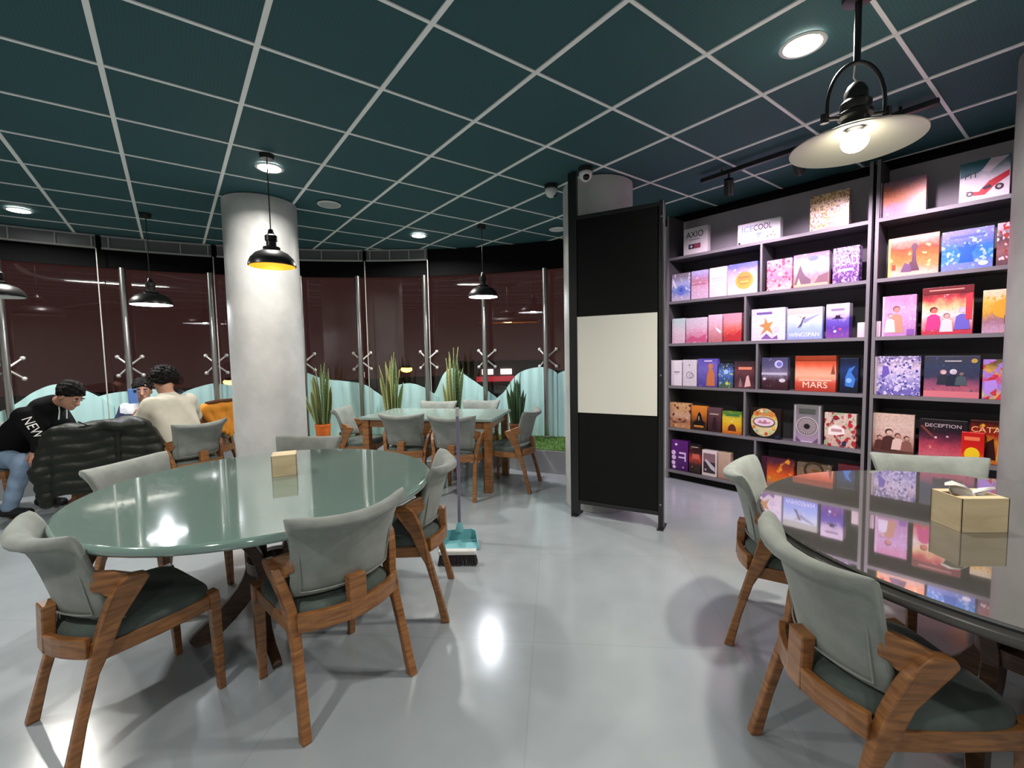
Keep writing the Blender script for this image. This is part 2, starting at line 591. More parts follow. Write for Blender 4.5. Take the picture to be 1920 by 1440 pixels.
# ------------------------------------------------------------------ glazing hardware
M_CAP = mat('pale_cap', (.62, .60, .56), .35, metal=.4)
ORD = ['', '', 'first', 'second', 'third', 'fourth', 'fifth', 'sixth', 'seventh', 'eighth']
def steel_post(ang, label):
    t = thing('window_post', label, 'post', arc(ang, FR - .16), math.radians(ang - 90), 'steel posts along the curved windows')
    # local y points outwards to the glass
    MB().lathe([(.034, .277), (.034, 2.484)], 20).build('pole', M_STEEL, t, smooth=50)
    MB().lathe([(.052, .276), (.052, .29), (.036, .296)], 20).build('base_plate', M_STEEL, t, smooth=40)
    MB().box((0, .045, 1.325), (.05, .05, .08)).build('hub', M_STEEL, t, bevel=.008)
    for sx in (-1, 1):
        for sz in (-1, 1):
            a = MB().tube([(sx * .010, .05, 1.325 + sz * .015), (sx * .115, .105, 1.325 + sz * .112)], [.013, .010], 8).build('arm', M_CAP, t, smooth=60)
            MB().ball((sx * .116, .105, 1.325 + sz * .113), (.024, .020, .024), 14, 10).build('cap', M_CAP, a, smooth=60)
    return t
for k, a in enumerate(POSTS[1:-1]):
    lab = {104.6: 'steel window post out beyond the man in the black hoodie',
           95.27: 'steel window post at the left edge behind the man in the black hoodie',
           85.23: 'steel window post behind the man holding a phone',
           76.5: 'steel window post just left of the thick pale column',
           65.95: 'steel window post mostly hidden by the thick pale column',
           58.49: 'steel window post just right of the plant in the orange pot',
           49.27: 'steel window post between the two middle snake plants',
           40.98: 'steel window post behind the white lamp above the far table',
           32.45: 'steel window post nearest the tall black board'}[a]
    steel_post(a, lab)

def cable(ang, label):
    o = MB().tube([arc(ang, FR - .22, .276), arc(ang, FR - .22, 2.68)], .006, 6).build('blind_cable', M_CAP, None, smooth=60)
    tag(o, label, 'cable', 'thin vertical blind cables at the windows')
cable(87.3, 'thin pale cable in the window left of the phone holder')
cable(57.3, 'thin pale cable beside the post right of the orange pot')
cable(48.6, 'thin pale cable beside the post between the middle snake plants')
cable(75.9, 'thin pale cable beside the post left of the pale column')

# aluminium blind cassettes under the ceiling
def cassette(a, b, label):
    mid = (a + b) / 2
    t = thing('blind_cassette', label, 'blind', (0, 0, 0), 0, 'aluminium blind cassettes above the windows')
    n = 12
    r = FR - .16
    MB().tube([arc(a + (b - a) * i / n, r, 2.835) for i in range(n + 1)], 1, 4, True, (.014, .03)).build('top_rail', M_WHITEMETAL, t)
    MB().tube([arc(a + (b - a) * i / n, r, 2.695) for i in range(n + 1)], 1, 4, True, (.018, .03)).build('bottom_rail', M_WHITEMETAL, t)
    arc_slab(a, b, r + .02, r + .03, 2.70, 2.83, n).build('back_plate', mat('grey_cassette', (.20, .20, .21), .4, metal=.6), t, weld=False)
    for f in (.06, .38, .70, .97):
        aa = a + (b - a) * f
        MB().tube([arc(aa, r, 2.70), arc(aa, r, 2.83)], 1, 4, True, (.012, .02)).build('bracket', M_WHITEMETAL, t)
cassette(98.5, 87.4, 'silver blind cassette at the far left above the windows')
cassette(86.9, 76.2, 'silver blind cassette left of the pale column')
cassette(75.6, 57.7, 'silver blind cassette passing behind the pale column')
cassette(57.2, 48.8, 'silver blind cassette ending above the middle snake plants')

# hill-shaped pale teal panels in front of the glass
def catmull(pts, n=6):
    out = []
    P = [pts[0]] + list(pts) + [pts[-1]]
    for i in range(1, len(P) - 2):
        p0, p1, p2, p3 = P[i - 1], P[i], P[i + 1], P[i + 2]
        for k in range(n):
            t = k / n
            out.append(tuple(.5 * (2 * p1[d] + (p2[d] - p0[d]) * t + (2 * p0[d] - 5 * p1[d] + 4 * p2[d] - p3[d]) * t * t + (3 * p1[d] - p0[d] - 3 * p2[d] + p3[d]) * t ** 3) for d in range(len(p1))))
    out.append(tuple(pts[-1]))
    return out
def hill_panel(pts, label, dr):
    t = catmull(pts, 8)
    v, f = [], []
    n = len(t)
    for side in (0, 1):
        for row in range(2):
            for a, h in t:
                r = FR - dr + side * .014 + .007 * math.sin(a * 4.6)
                v.append(arc(a, r, .276 if row == 0 else h))
    for k in range(n - 1):
        f.append((k, k + 1, n + k + 1, n + k))
        f.append((2 * n + k, 3 * n + k, 3 * n + k + 1, 2 * n + k + 1))
        f.append((n + k, n + k + 1, 3 * n + k + 1, 3 * n + k))
        f.append((k, 2 * n + k, 2 * n + k + 1, k + 1))
    f.append((0, n, 3 * n, 2 * n)); f.append((n - 1, 3 * n - 1, 4 * n - 1, 2 * n - 1))
    o = MB().add(v, f).build('hill_panel', M_TEAL, None, smooth=50, weld=False)
    tag(o, label, 'panel', 'pale teal hill panels along the windows')
hill_panel([(99, .70), (97, .82), (95.1, .93), (93.4, 1.07), (91.7, 1.14), (90, 1.09), (88.3, .98), (87, .86)], 'pale teal hill panel behind the man in the black hoodie', .085)
hill_panel([(89.0, .95), (87.5, 1.0), (85.9, 1.02), (83, 1.03), (81, .95), (79.5, .80)], 'low pale teal hill panel behind the phone holder', .065)
hill_panel([(82.0, .80), (81, .90), (79.9, .99), (77.8, 1.06), (76.4, 1.07), (73, 1.0), (70, .90)], 'pale teal hill panel between the tee shirt and the column', .085)
hill_panel([(70.5, 1.05), (68, 1.16), (66, 1.18), (63.8, 1.09), (61, 1.05), (58.5, 1.0), (56.7, .88), (55.6, .78), (54.8, .66)], 'pale teal hill panel behind the orange pot', .065)
hill_panel([(56.6, .70), (55.6, .82), (54.5, .95), (52.2, 1.0), (50.5, .96), (49.2, .89), (48.0, .80)], 'small pale teal hill panel behind the second snake plant', .085)
hill_panel([(49.0, .78), (48.3, .90), (47.2, 1.12), (46.2, 1.20), (45.2, 1.17), (43.8, 1.08), (41.2, .90), (39.7, .78), (38.8, .68)], 'pointed pale teal hill panel behind the third snake plant', .065)
hill_panel([(40.4, .68), (39.6, .78), (38.5, .88), (36.9, 1.09), (35.1, 1.18), (32.8, 1.20), (31.2, 1.13)], 'tall pale teal hill panel behind the fourth snake plant', .085)
hill_panel([(32.2, 1.02), (31, 1.12), (29, 1.17), (26, 1.1), (23.5, .9)], 'pale teal hill panel beside the tall black board', .065)

# ------------------------------------------------------------------ lamps
def downlight(x, y, label, on=True, watts=DOWN_W, col=DOWN_COL):
    t = thing('downlight', label, 'ceiling light', (x, y, CEIL), 0, 'round ceiling downlights')
    MB().lathe([(.098, 0), (.100, -.006), (.092, -.011), (.080, -.008), (.078, 0)], 32, (0, 0, -.008), True).build('ring', M_WHITEPL, t, smooth=50)
    MB().lathe([(0, -.009), (.079, -.009), (.079, -.002), (0, -.002)], 32, (0, 0, -.008)).build('diffuser', M_BULB if on else mat('unlit_diffuser', (.75, .75, .75), .4), t)
    if on:
        lamp('light', 'AREA', (0, 0, -.03), watts, col, .15, t)
downlight(-1.087, 6.314, 'lit downlight over the men by the windows at the far left')
downlight(.675, 3.928, 'lit downlight just in front of the thick pale column', True, 32.0)
downlight(2.469, 5.10, 'lit downlight near the windows above the middle snake plants')
downlight(2.504, .948, 'large lit downlight beside the rod of the wide disc pendant', True, 28.0)
downlight(3.70, 3.967, 'unlit downlight left of the tall black board', False)
for x, y, wt, where in ((-1.3, 3.3, 44.0, 'past the left end of the green table'), (-1.1, .95, 32.0, 'left of the viewer'), (.675, -1.45, 18.0, 'straight behind the viewer'), (2.5, -1.45, 18.0, 'behind the dark glass table'), (-1.1, -1.5, 18.0, 'behind and left of the viewer')):  # unseen downlights added to fill the near and left side with light
    downlight(x, y, 'added fill downlight in the ceiling ' + where + ', out of view', True, wt)

sp = thing('ceiling_speaker', 'round white ceiling speaker beside the pale column', 'speaker', (1.275, 4.534, CEIL))
MB().lathe([(.105, 0), (.107, -.006), (.098, -.012), (.09, -.009), (.09, 0)], 32, (0, 0, -.008), True).build('ring', M_WHITEPL, sp, smooth=50)
MB().lathe([(0, -.010), (.09, -.010), (.09, -.002), (0, -.002)], 32, (0, 0, -.008)).build('grille', mat('speaker_grille', (.42, .43, .42), .7, bump=(300, .5)), sp)

def dome_pendant(x, y, zb, label, inner, bulb, watts, col, d=.35):
    """black dome shade on a cord; zb = height of the rim"""
    t = thing('pendant_lamp', label, 'pendant lamp', (x, y, 0), 0, 'black dome pendant lamps')
    r = d / 2
    out = [(r, zb), (r * .99, zb + .018), (r * .90, zb + .052), (r * .70, zb + .088), (r * .42, zb + .11), (r * .26, zb + .117)]
    sh = MB().lathe(out + [(r * .24, zb + .111)] + [(p[0] - .006, p[1] - .002) for p in out[:5][::-1]], 40, (0, 0, 0), True).build('shade', M_BLACKMETAL, t, smooth=50)
    ins = [(p[0] - .008, p[1] - .0035) for p in out[:5]]
    MB().lathe([(a, b) for a, b in ins] + [(.002, ins[-1][1] - .001)], 40, (0, 0, 0), False, False).build('shade_lining', inner, sh, smooth=50)
    MB().lathe([(r * .30, zb + .108), (r * .36, zb + .12), (r * .36, zb + .134), (.034, zb + .142), (.034, zb + .175), (.042, zb + .18), (.042, zb + .215), (.024, zb + .228), (.014, zb + .262), (0, zb + .265)], 24).build('socket', M_BLACKMETAL, t, smooth=40)
    MB().tube([(0, 0, zb + .26), (0, 0, CEIL - .04)], .004, 8).build('cord', M_BLACKMETAL, t, smooth=60)
    MB().lathe([(0, CEIL - .045), (.045, CEIL - .04), (.05, CEIL - .009), (0, CEIL - .008)], 24).build('ceiling_rose', M_BLACKMETAL, t, smooth=50)
    MB().ball((0, 0, zb + .066), (.034, .034, .034), 16, 10).build('bulb', bulb, t, smooth=60)
    if watts:
        lamp('light', 'POINT', (0, 0, zb + .018), watts, col, .022, t)
M_LINW = mat('white_shade_lining', (.85, .85, .85), .5)
M_LINO = mat('gold_shade_lining', (.85, .42, .06), .35, metal=.3)
M_BULBW = emis('warm_lamp_glow', (1, .62, .22), 4.0)
dome_pendant(.622, 3.70, 2.055, 'dome pendant with gold lining hanging before the thick pale column', M_LINO, M_BULBW, 2.2, (1, .66, .3), .318)
dome_pendant(-.134, 5.84, 1.95, 'lit black dome pendant above the men at the window table', M_LINW, M_BULBC, PEND_W, PEND_COL, .36)
dome_pendant(2.885, 4.345, 2.045, 'lit black dome pendant above the far rectangular table', M_LINW, M_BULBC, PEND_W, PEND_COL, .34)
dome_pendant(-1.235, 6.17, 2.0, 'unlit black dome pendant at the far left edge', M_LINW, mat('unlit_bulb', (.7, .7, .7), .2), 0.0, PEND_COL, .36)

# wide industrial disc pendant over the dark glass table
def disc_pendant(x, y, zb):
    t = thing('disc_pendant', 'wide pale disc pendant lamp on a rod above the dark glass table', 'pendant lamp', (x, y, 0))
    r = .235
    prof = [(.045, zb + .075), (.06, zb + .070), (.13, zb + .045), (.205, zb + .012), (r, zb), (r, zb - .005), (.205, zb + .004), (.13, zb + .036), (.06, zb + .058), (.045, zb + .06)]
    m_sh = mat('cream_enamel', (.66, .62, .50), .4)
    MB().lathe(prof, 56, (0, 0, 0), True).build('shade', m_sh, t, smooth=40)
    MB().lathe([(.03, zb + .06), (.05, zb + .075), (.05, zb + .10), (.062, zb + .11), (.062, zb + .125), (.05, zb + .135), (.056, zb + .15), (.056, zb + .165), (.042, zb + .18), (.042, zb + .21), (.03, zb + .235), (.012, zb + .25), (0, zb + .25)], 28).build('socket', mat('gunmetal', (.05, .05, .048), .35, metal=.7), t, smooth=35)
    # hoop from pivot to pivot over the socket
    hp = [(.105 * math.cos(a), 0, zb + .165 + (.165 if math.sin(a) > 0 else 0) * math.sin(a)) for a in [PI * i / 24 for i in range(25)]]
    hoop = MB().tube([(.105, 0, zb + .10)] + hp + [(-.105, 0, zb + .10)], .008, 8).build('hoop', M_BLACKMETAL, t, smooth=60)
    hoop.rotation_euler = (0, 0, math.radians(-50))
    for sx in (-1, 1):
        k = MB().tube([(sx * .05, 0, zb + .115), (sx * .125, 0, zb + .115)], .009, 10).tube([(sx * .118, 0, zb + .098), (sx * .118, 0, zb + .135)], .012, 10).build('thumb_screw', M_BLACKMETAL, t, smooth=50)
        k.rotation_euler = (0, 0, math.radians(-50))
    MB().tube([(0, 0, zb + .325), (0, 0, CEIL - .03)], .013, 12).build('rod', M_BLACKMETAL, t, smooth=60)
    MB().lathe([(0, CEIL - .05), (.055, CEIL - .04), (.06, CEIL - .008), (0, CEIL - .008)], 24).build('ceiling_rose', M_BLACKMETAL, t, smooth=50)
    MB().tube([(.014, .012, CEIL - .04), (.02, .012, zb + .34), (.035, .02, zb + .29), (.028, .0, zb + .25)], .0035, 6).build('cord', mat('pale_cord', (.6, .6, .58), .5), t, smooth=60)
    MB().ball((0, 0, zb + .012), (.05, .05, .045), 20, 12).build('bulb', M_BULBBIG, t, smooth=60)
    lamp('light', 'AREA', (0, 0, zb - .04), BIG_W, BIG_COL, .1, t)
disc_pendant(2.34, .68, 2.235)

# track with spot heads in front of the shelves
tr = thing('track_light', 'black ceiling track with spot heads facing the game shelves', 'track light', (0, 0, 0))
TRK = [(3.628, 2.12), (3.63, .65)]
def trk(f):
    return (TRK[0][0] + (TRK[1][0] - TRK[0][0]) * f, TRK[0][1] + (TRK[1][1] - TRK[0][1]) * f)
MB().bar([(*TRK[0], 2.80), (*TRK[1], 2.80)], .034, .034).build('rail', M_BLACKMETAL, tr, bevel=.003)
for f in (.12, .88):
    MB().tube([(*trk(f), 2.81), (*trk(f), CEIL - .008)], .008, 8).build('hanger', M_BLACKMETAL, tr, smooth=60)
for f, s_aim, z_aim in ((.16, 1.95, 1.68), (.50, 1.15, 1.72), (.86, .45, 1.68)):
    p = Vector((*trk(f), 2.78))
    tgt = Vector(wall_pt(s_aim, .02, z_aim))
    d = (tgt - p).normalized()
    h = MB().tube([p + Vector((0, 0, .02)), p + Vector((0, 0, -.06))], .009, 8)
    arm = h.build('swivel', M_BLACKMETAL, tr, smooth=60)
    q = p + Vector((0, 0, -.085))
    head = MB().tube([q - d * .055, q - d * .05, q + d * .07, q + d * .075], [.024, .036, .036, .033], 18).build('spot_head', M_BLACKMETAL, tr, smooth=45)
    MB().tube([q + d * .0745, q + d * .0765], [.028, .028], 18).build('lens', emis('spot_lens_glow', (1, .9, .95), 8), head)
    lo = lamp('light', 'SPOT', q + d * .10, SPOT_W, SPOT_COL, .025, tr, d.to_track_quat('-Z', 'Y').to_euler(), math.radians(112), .7)

# two dome cameras on the ceiling
def dome_camera(x, y, yaw, label):
    t = thing('security_camera', label, 'camera', (x, y, CEIL - .008), yaw, 'white dome cameras by the board')
    MB().lathe([(0, 0), (.058, 0), (.06, -.012), (.056, -.03), (0, -.03)], 28).build('base', M_BLACKMETAL, t, smooth=40)
    MB().lathe([(0, -.105), (.02, -.10), (.042, -.082), (.052, -.055), (.053, -.032), (.05, -.03), (0, -.03)], 28).build('dome', M_WHITEPL, t, smooth=60)
    MB().ball((0, -.022, -.072), (.030, .030, .028), 16, 10).build('lens', M_BLACKGL, t, smooth=60)
dome_camera(2.70, 2.56, math.radians(-38), 'white dome camera with dark lens above the black board')
dome_camera(2.72, 2.99, math.radians(60), 'white dome camera turned away left of the column by the black board')

# ------------------------------------------------------------------ chairs
def make_chair():
    t = thing('armchair', 'x', 'chair', (0, 0, 0), 0, 'sage velvet armchairs with walnut frames')
    # seat: cushion built from rings
    def ring(inset, z):
        pts = []
        for k in range(48):
            a = 2 * PI * k / 48
            c, s = math.cos(a), math.sin(a)
            e = .38
            x = math.copysign(abs(c) ** e, c); y = math.copysign(abs(s) ** e, s)
            hw = .208 + .018 * (y + 1) / 2
            yr = (.232 if y > 0 else .145 + .062 * (1 - x * x)) - inset
            pts.append((x * (hw - inset), y * yr, z))
        return pts
    rings = [ring(.012, .392), ring(0, .402), ring(0, .432), ring(.014, .448), ring(.05, .458), ring(.12, .463)]
    v = [p for r in rings for p in r]; f = []
    for i in range(len(rings) - 1):
        for k in range(48):
            f.append((i * 48 + k, i * 48 + (k + 1) % 48, (i + 1) * 48 + (k + 1) % 48, (i + 1) * 48 + k))
    f.append(tuple(range(47, -1, -1))); f.append(tuple(5 * 48 + k for k in range(48)))
    MB().add(v, f).build('seat', M_SEATFAB, t, smooth=50)
    # backrest: closed profile swept sideways along a bow
    prof = [(-.150, .492), (-.168, .56), (-.190, .65), (-.212, .72), (-.228, .762), (-.246, .788), (-.268, .798), (-.292, .795), (-.308, .780), (-.306, .764), (-.286, .752), (-.262, .735), (-.246, .70), (-.226, .63), (-.206, .55), (-.192, .488), (-.178, .478), (-.160, .480)]
    cy = sum(p[0] for p in prof) / len(prof)
    us = [-1, -.985, -.95, -.85, -.7, -.5, -.25, 0, .25, .5, .7, .85, .95, .985, 1]
    v, f = [], []
    n = len(prof)
    for u in us:
        shrink = 1 if abs(u) < .94 else (.86 if abs(u) < .98 else (.62 if abs(u) < .99 else .25))
        for y, z in prof:
            h = (z - .48) / .32
            mid = -.17 - .10 * h
            w = .203 + .012 * h + .034 * max(0, h - .45) ** 1.5 / .41
            yy = mid + (y - mid) * shrink
            v.append((u * w, yy + .075 * u * u, z + .022 * u * u * h * h - (.008 * (1 - shrink))))
    m = len(us)
    for i in range(m - 1):
        for k in range(n):
            f.append((i * n + k, i * n + (k + 1) % n, (i + 1) * n + (k + 1) % n, (i + 1) * n + k))
    f.append(tuple(range(n - 1, -1, -1))); f.append(tuple((m - 1) * n + k for k in range(n)))
    br = MB().add(v, f).build('backrest', M_FABRIC, t, smooth=55)
    # piping line on the rear of the backrest
    pp = []
    for u in (-.9, -.9, -.88):
        pass
    def rear(u, h):
        z = .48 + .32 * h
        y = -.198 - .058 * h
        w = .203 + .012 * h + .034 * max(0, h - .45) ** 1.5 / .41
        return (u * w, y + .075 * u * u - .001, z + .022 * u * u * h * h)
    path = [rear(-.9, .82), rear(-.9, .6), rear(-.9, .35), rear(-.9, .07)] + [rear(u / 10, .065) for u in range(-8, 9)] + [rear(.9, .07), rear(.9, .35), rear(.9, .6), rear(.9, .82)]
    MB().tube(path, .0028, 6).build('piping', M_FABRIC, br, smooth=60)
    # rear leg with its raised arm support, and the arm
    legp = [(-.262, 0), (-.222, 0), (-.188, .16), (-.145, .31), (-.104, .39), (-.075, .473), (-.012, .575), (.004, .602), (-.006, .622), (-.060, .632), (-.095, .60), (-.114, .56), (-.128, .52), (-.145, .45), (-.172, .345), (-.215, .18)]
    armp = [(-.146, .590), (-.138, .588), (-.122, .578), (-.112, .562), (-.085, .575), (-.030, .622), (-.085, .648), (-.154, .666)]
    for sx in (-1, 1):
        def fl(y, z, x, sx=sx):
            spread = .210 + .020 * max(0, (.40 - z) / .40) + .036 * min(1, max(0, (z - .42) / .18))
            return (sx * (spread + x), y, z)
        MB().prism(legp, -.018, .018, fl).build('leg', M_WOOD, t, bevel=.006)
        def fa(y, z, x, sx=sx):
            return (sx * (.246 - .056 * max(0, (-.03 - y) / .12) + x), y, z)
        MB().prism(armp, -.017, .017, fa).build('armrest', M_WOOD, t, bevel=.006)
        MB().bar([(sx * .212, .218, .432), (sx * .212, .222, .40), (sx * .206, .236, 0)], .046, .038, [1, 1, .68], (1, 0, 0)).build('leg', M_WOOD, t, bevel=.004)
        MB().bar([(sx * .207, -.135, .372), (sx * .210, .03, .376), (sx * .212, .212, .388)], .024, .056, None, (1, 0, 0)).build('side_rail', M_WOOD, t, bevel=.004)
    MB().bar([(x, -.160 - .070 * (1 - (x / .21) ** 2), .402) for x in [-.205 + .041 * i for i in range(11)]], .024, .070, None, (0, 1, 0)).build('rear_rail', M_WOOD, t, bevel=.004)
    MB().bar([(-.20, .222, .385), (.20, .222, .385)], .022, .052, None, (0, 1, 0)).build('front_rail', M_WOOD, t, bevel=.004)
    MB().add([(-.036, -.2435, .366), (.036, -.2435, .366), (.036, -.210, .366), (-.036, -.210, .366), (-.036, -.238, .532), (.036, -.238, .532), (.036, -.196, .532), (-.036, -.196, .532)],
             [(3, 2, 1, 0), (4, 5, 6, 7), (0, 1, 5, 4), (1, 2, 6, 5), (2, 3, 7, 6), (3, 0, 4, 7)]).build('back_bracket', M_WOOD, t, bevel=.005)
    return t

CH = [  # x, y, turn (deg), label
    (-.20, 2.313, 290.4, 'armchair at the left end of the green table, its back to the left edge'),
    (.488, 1.965, 11.0, 'armchair with its back to the viewer in front of the green table'),
    (.984, 2.344, 57.2, 'armchair at the right end of the green table beside the dustpan'),
    (-.097, 3.233, 224.5, 'armchair across the green table in front of the black puffer jacket'),
    (.634, 3.34, 138.9, 'armchair across the green table in front of the orange pot'),
    (2.317, .868, 198.9, 'armchair at the tip of the dark glass table towards the board'),
    (1.645, .385, 230.2, 'large armchair in the foreground at the dark glass table'),
    (2.945, .441, 122.0, 'armchair behind the dark glass table before the shelves'),
    (2.50, -.60, 20.0, 'armchair at the lower right, seen only under the dark glass table'),
    (1.946, 4.362, 310.3, 'armchair on the near side of the far table, left one'),
    (2.238, 3.862, 309.3, 'armchair on the near side of the far table, behind the dustpan handle'),
    (2.50, 4.93, 130.6, 'armchair on the window side of the far table, left one'),
    (2.93, 4.62, 129.0, 'armchair on the window side of the far table, right one'),
    (2.802, 3.732, 36.1, 'armchair at the right end of the far table near the black board'),
    (1.68, 5.12, 232.7, 'armchair at the left end of the far table beside the orange pot'),
    (.084, 5.258, 28.6, 'armchair under the man in the beige tee shirt'),
    (-.49, 5.42, -6.0, 'armchair covered by the black puffer jacket'),
    (-1.30, 6.16, 236.0, 'armchair under the man in the black hoodie'),
    (-.20, 6.48, 170.0, 'armchair under the man holding up a phone'),
    (.25, 6.0, 42.0, 'armchair with an orange jacket, mostly behind the pale column'),
]
chair0 = make_chair()
for k, (x, y, a, lab) in enumerate(CH):
    if k == 0:
        chair0.location = (x, y, 0); chair0.rotation_euler = (0, 0, math.radians(a)); chair0['label'] = lab
    else:
        copy_tree(chair0, (x, y, 0), math.radians(a), lab)

# ------------------------------------------------------------------ tables
def round_table(name, label, c, R, top_m, glass):
    t = thing(name, label, 'table', (c[0], c[1], 0))
    e = .019
    if not glass:
        prof = [(0, .722), (R - .03, .722), (R - .008, .727), (R, .741), (R - .004, .753), (R - .014, .760), (R - .016, .760), (R - .03, .760), (0, .760)]
        MB().lathe(prof, 128).build('tabletop', top_m, t, smooth=50)
    else:
        prof = [(0, .708), (R - .03, .708), (R - .008, .713), (R, .727), (R - .004, .739), (R - .014, .746), (R - .03, .746), (0, .746)]
        MB().lathe(prof, 128).build('tabletop', top_m, t, smooth=50)
        MB().lathe([(0, .7515), (R - .016, .7515), (R - .013, .753), (R - .013, .7585), (R - .016, .760), (R - .0165, .760), (R - .02, .760), (0, .760)], 128).build('glass_top', M_TABGLASS, t, smooth=20)
        MB().lathe([(R - .035, .746), (R - .015, .746), (R - .015, .7515), (R - .035, .7515)], 96, (0, 0, 0), True).build('gasket', M_BLACKGL, t)
    # four bent legs crossing at the waist
    for k in range(4):
        a0 = math.radians(45 + 90 * k)
        pts = []
        for i in range(15):
            f = i / 14
            r = .33 - .92 * f + .92 * f * f if f < .5 else .33 - .92 * f + .92 * f * f
            r = .10 + .26 * (2 * f - 1) ** 2
            a = a0 + math.radians(70) * (f - .5)
            pts.append((r * math.cos(a), r * math.sin(a), .70 - .70 * f if f < 1 else 0.0))
        MB().bar(pts, .046, .090, [1.0] * 14 + [.9], (0, 0, 1)).build('leg', M_WOODD, t, bevel=.004)
    MB().lathe([(0, .690), (.33, .690), (.34, .700), (.33, .709 if glass else .722), (0, .709 if glass else .722)], 48).build('under_frame', M_WOODD, t, smooth=40)
    MB().lathe([(.06, .315), (.125, .32), (.125, .375), (.06, .38)], 36, (0, 0, 0), True).build('waist_ring', M_WOODD, t, smooth=40)
    return t
round_table('round_table', 'round glossy green table with dark bent legs', (.366, 2.543), .80, M_LACQ, False)
round_table('glass_table', 'round dark table with a mirror-like glass top at the right', (2.249, .123), .81, M_DARKTOP, True)
round_table('window_table', 'round green table among the men by the windows', (-.52, 5.93), .42, M_LACQ, False)

def rect_table():
    Lx, Ly = 1.46, .80
    t = thing('rectangular_table', 'rectangular wooden table with grey-green top by the windows', 'table', (2.31, 4.43, 0), math.radians(129.7))
    MB().box((0, 0, .735), (Lx, Ly, .03)).build('tabletop', mat('grey_green_top', (.24, .32, .29), .25, coat=.3), t, bevel=.006)
    for sx in (-1, 1):
        for sy in (-1, 1):
            MB().box((sx * (Lx / 2 - .06), sy * (Ly / 2 - .06), .36), (.075, .075, .72)).build('leg', M_WOOD, t, bevel=.006)
    for sy in (-1, 1):
        MB().box((0, sy * (Ly / 2 - .06), .68), (Lx - .195, .03, .08)).build('apron', M_WOOD, t, bevel=.003)
    for sx in (-1, 1):
        MB().box((sx * (Lx / 2 - .06), 0, .68), (.03, Ly - .195, .08)).build('apron', M_WOOD, t, bevel=.003)
rect_table()

# plywood tissue / card boxes
def ply_box(x, y, rot, s, label, tissue):
    t = thing('plywood_box', label, 'box', (x, y, .7602), rot)
    w, d, h = s
    th = .005
    def panel(nm, c, dd):
        MB().box(c, dd).build(nm, M_PLY, t, bevel=.0008)
    panel('side_panel', (0, -d / 2 + th / 2, h / 2), (w, th, h)); panel('side_panel', (0, d / 2 - th / 2, h / 2), (w, th, h))
    panel('side_panel', (-w / 2 + th / 2, 0, h / 2), (th, d - 2 * th - .001, h)); panel('side_panel', (w / 2 - th / 2, 0, h / 2), (th, d - 2 * th - .001, h))
    panel('base_panel', (0, 0, th / 2), (w - 2 * th - .001, d - 2 * th - .001, th))
    if tissue:
        for sy in (-1, 1):
            panel('lid_panel', (0, sy * (d / 4 + .012), h - th / 2), (w - 2 * th - .001, d / 2 - .024 - th, th))
    else:
        panel('lid_panel', (0, 0, h - th / 2), (w - 2 * th - .001, d - 2 * th - .001, th))
    # finger joints burnt dark by the cutter along the corners
    jm = mat('burnt_edge', (.045, .025, .012), .8)
    for sx in (-1, 1):
        for sy in (-1, 1):
            MB().box((sx * (w / 2 - .0005), sy * (d / 2 - .0005), h / 2), (.0022, .0022, h)).build('corner_joint', jm, t)
    return t
b1 = ply_box(.455, 2.655, math.radians(-13), (.118, .118, .112), 'small pale plywood box on the green table', False)
b2 = ply_box(2.155, .268, math.radians(-39), (.15, .115, .115), 'pale plywood tissue box on the dark glass table', True)
# crumpled tissue coming out of the slot
v, f = [], []
rn = random.Random(5)
for i in range(9):
    for j in range(5):
        x = -.05 + .1 * i / 8; q = j / 4
        v.append((x * (1 + .3 * q), .012 * math.sin(i * 1.4) * (1 - q) + .022 * math.sin(i * 1.1 + 2.2 * q), .104 + .05 * math.sin(q * 2.2) * (.55 + .45 * math.sin(i * .8 + .6)) + rn.uniform(-.003, .003)))
for i in range(8):
    for j in range(4):
        f.append((i * 5 + j, (i + 1) * 5 + j, (i + 1) * 5 + j + 1, i * 5 + j + 1))
nv = len(v)
v2 = [(a, b + .0025, c) for a, b, c in v]
f2 = [tuple(nv + k for k in q[::-1]) for q in f]
tm = MB().add(v + v2, f + f2).build('tissue', M_TISSUE, b2, smooth=80, weld=False)

# ------------------------------------------------------------------ game shelves
SZ = [2.36, 1.905, 1.462, 1.013, .562, .10]         # top faces of the shelf boards
SD = .30
def shelf_unit(s_left, s_right, label, dividers):
    """local x runs right along the wall, y into it; origin at the left end"""
    t = thing('shelf_unit', label, 'shelf', wall_pt(s_left), WROT, 'charcoal game shelves along the wall')
    W = s_left - s_right
    for z in SZ:
        b = MB().box((W / 2, SD / 2 + .004, z - .0125), (W - .044, SD - .008, .025)).build('shelf_board', M_SHELF, t, bevel=.002)
        MB().box((W / 2, 0, z - .013), (W - .044, .007, .028)).build('edge_strip', M_SHELFEDGE, b)
    MB().box((W / 2, SD + .004, 1.25), (W - .004, .006, 2.36)).build('back_panel', M_SHELF, t)
    for x in (.011, W - .011):
        u = MB().box((x, SD / 2, 1.40), (.022, SD, 2.80)).build('side_upright', M_SHELF, t, bevel=.002)
        MB().box((x, -.002, 1.40), (.022, .004, 2.80)).build('edge_strip', M_SHELFEDGE, u)
    MB().box((W / 2, .05, .036), (W - .05, .02, .072)).build('kick_board', M_BLACK, t)
    for row, s in dividers:
        x = s_left - s
        z0, z1 = SZ[row] + .0005, SZ[row - 1] - .026
        d = MB().box((x, SD / 2 + .008, (z0 + z1) / 2), (.018, SD - .016, z1 - z0)).build('divider', M_SHELF, t, bevel=.001)
        MB().box((x, -.001, (z0 + z1) / 2), (.018, .004, z1 - z0)).build('edge_strip', M_SHELFEDGE, d)
    return t
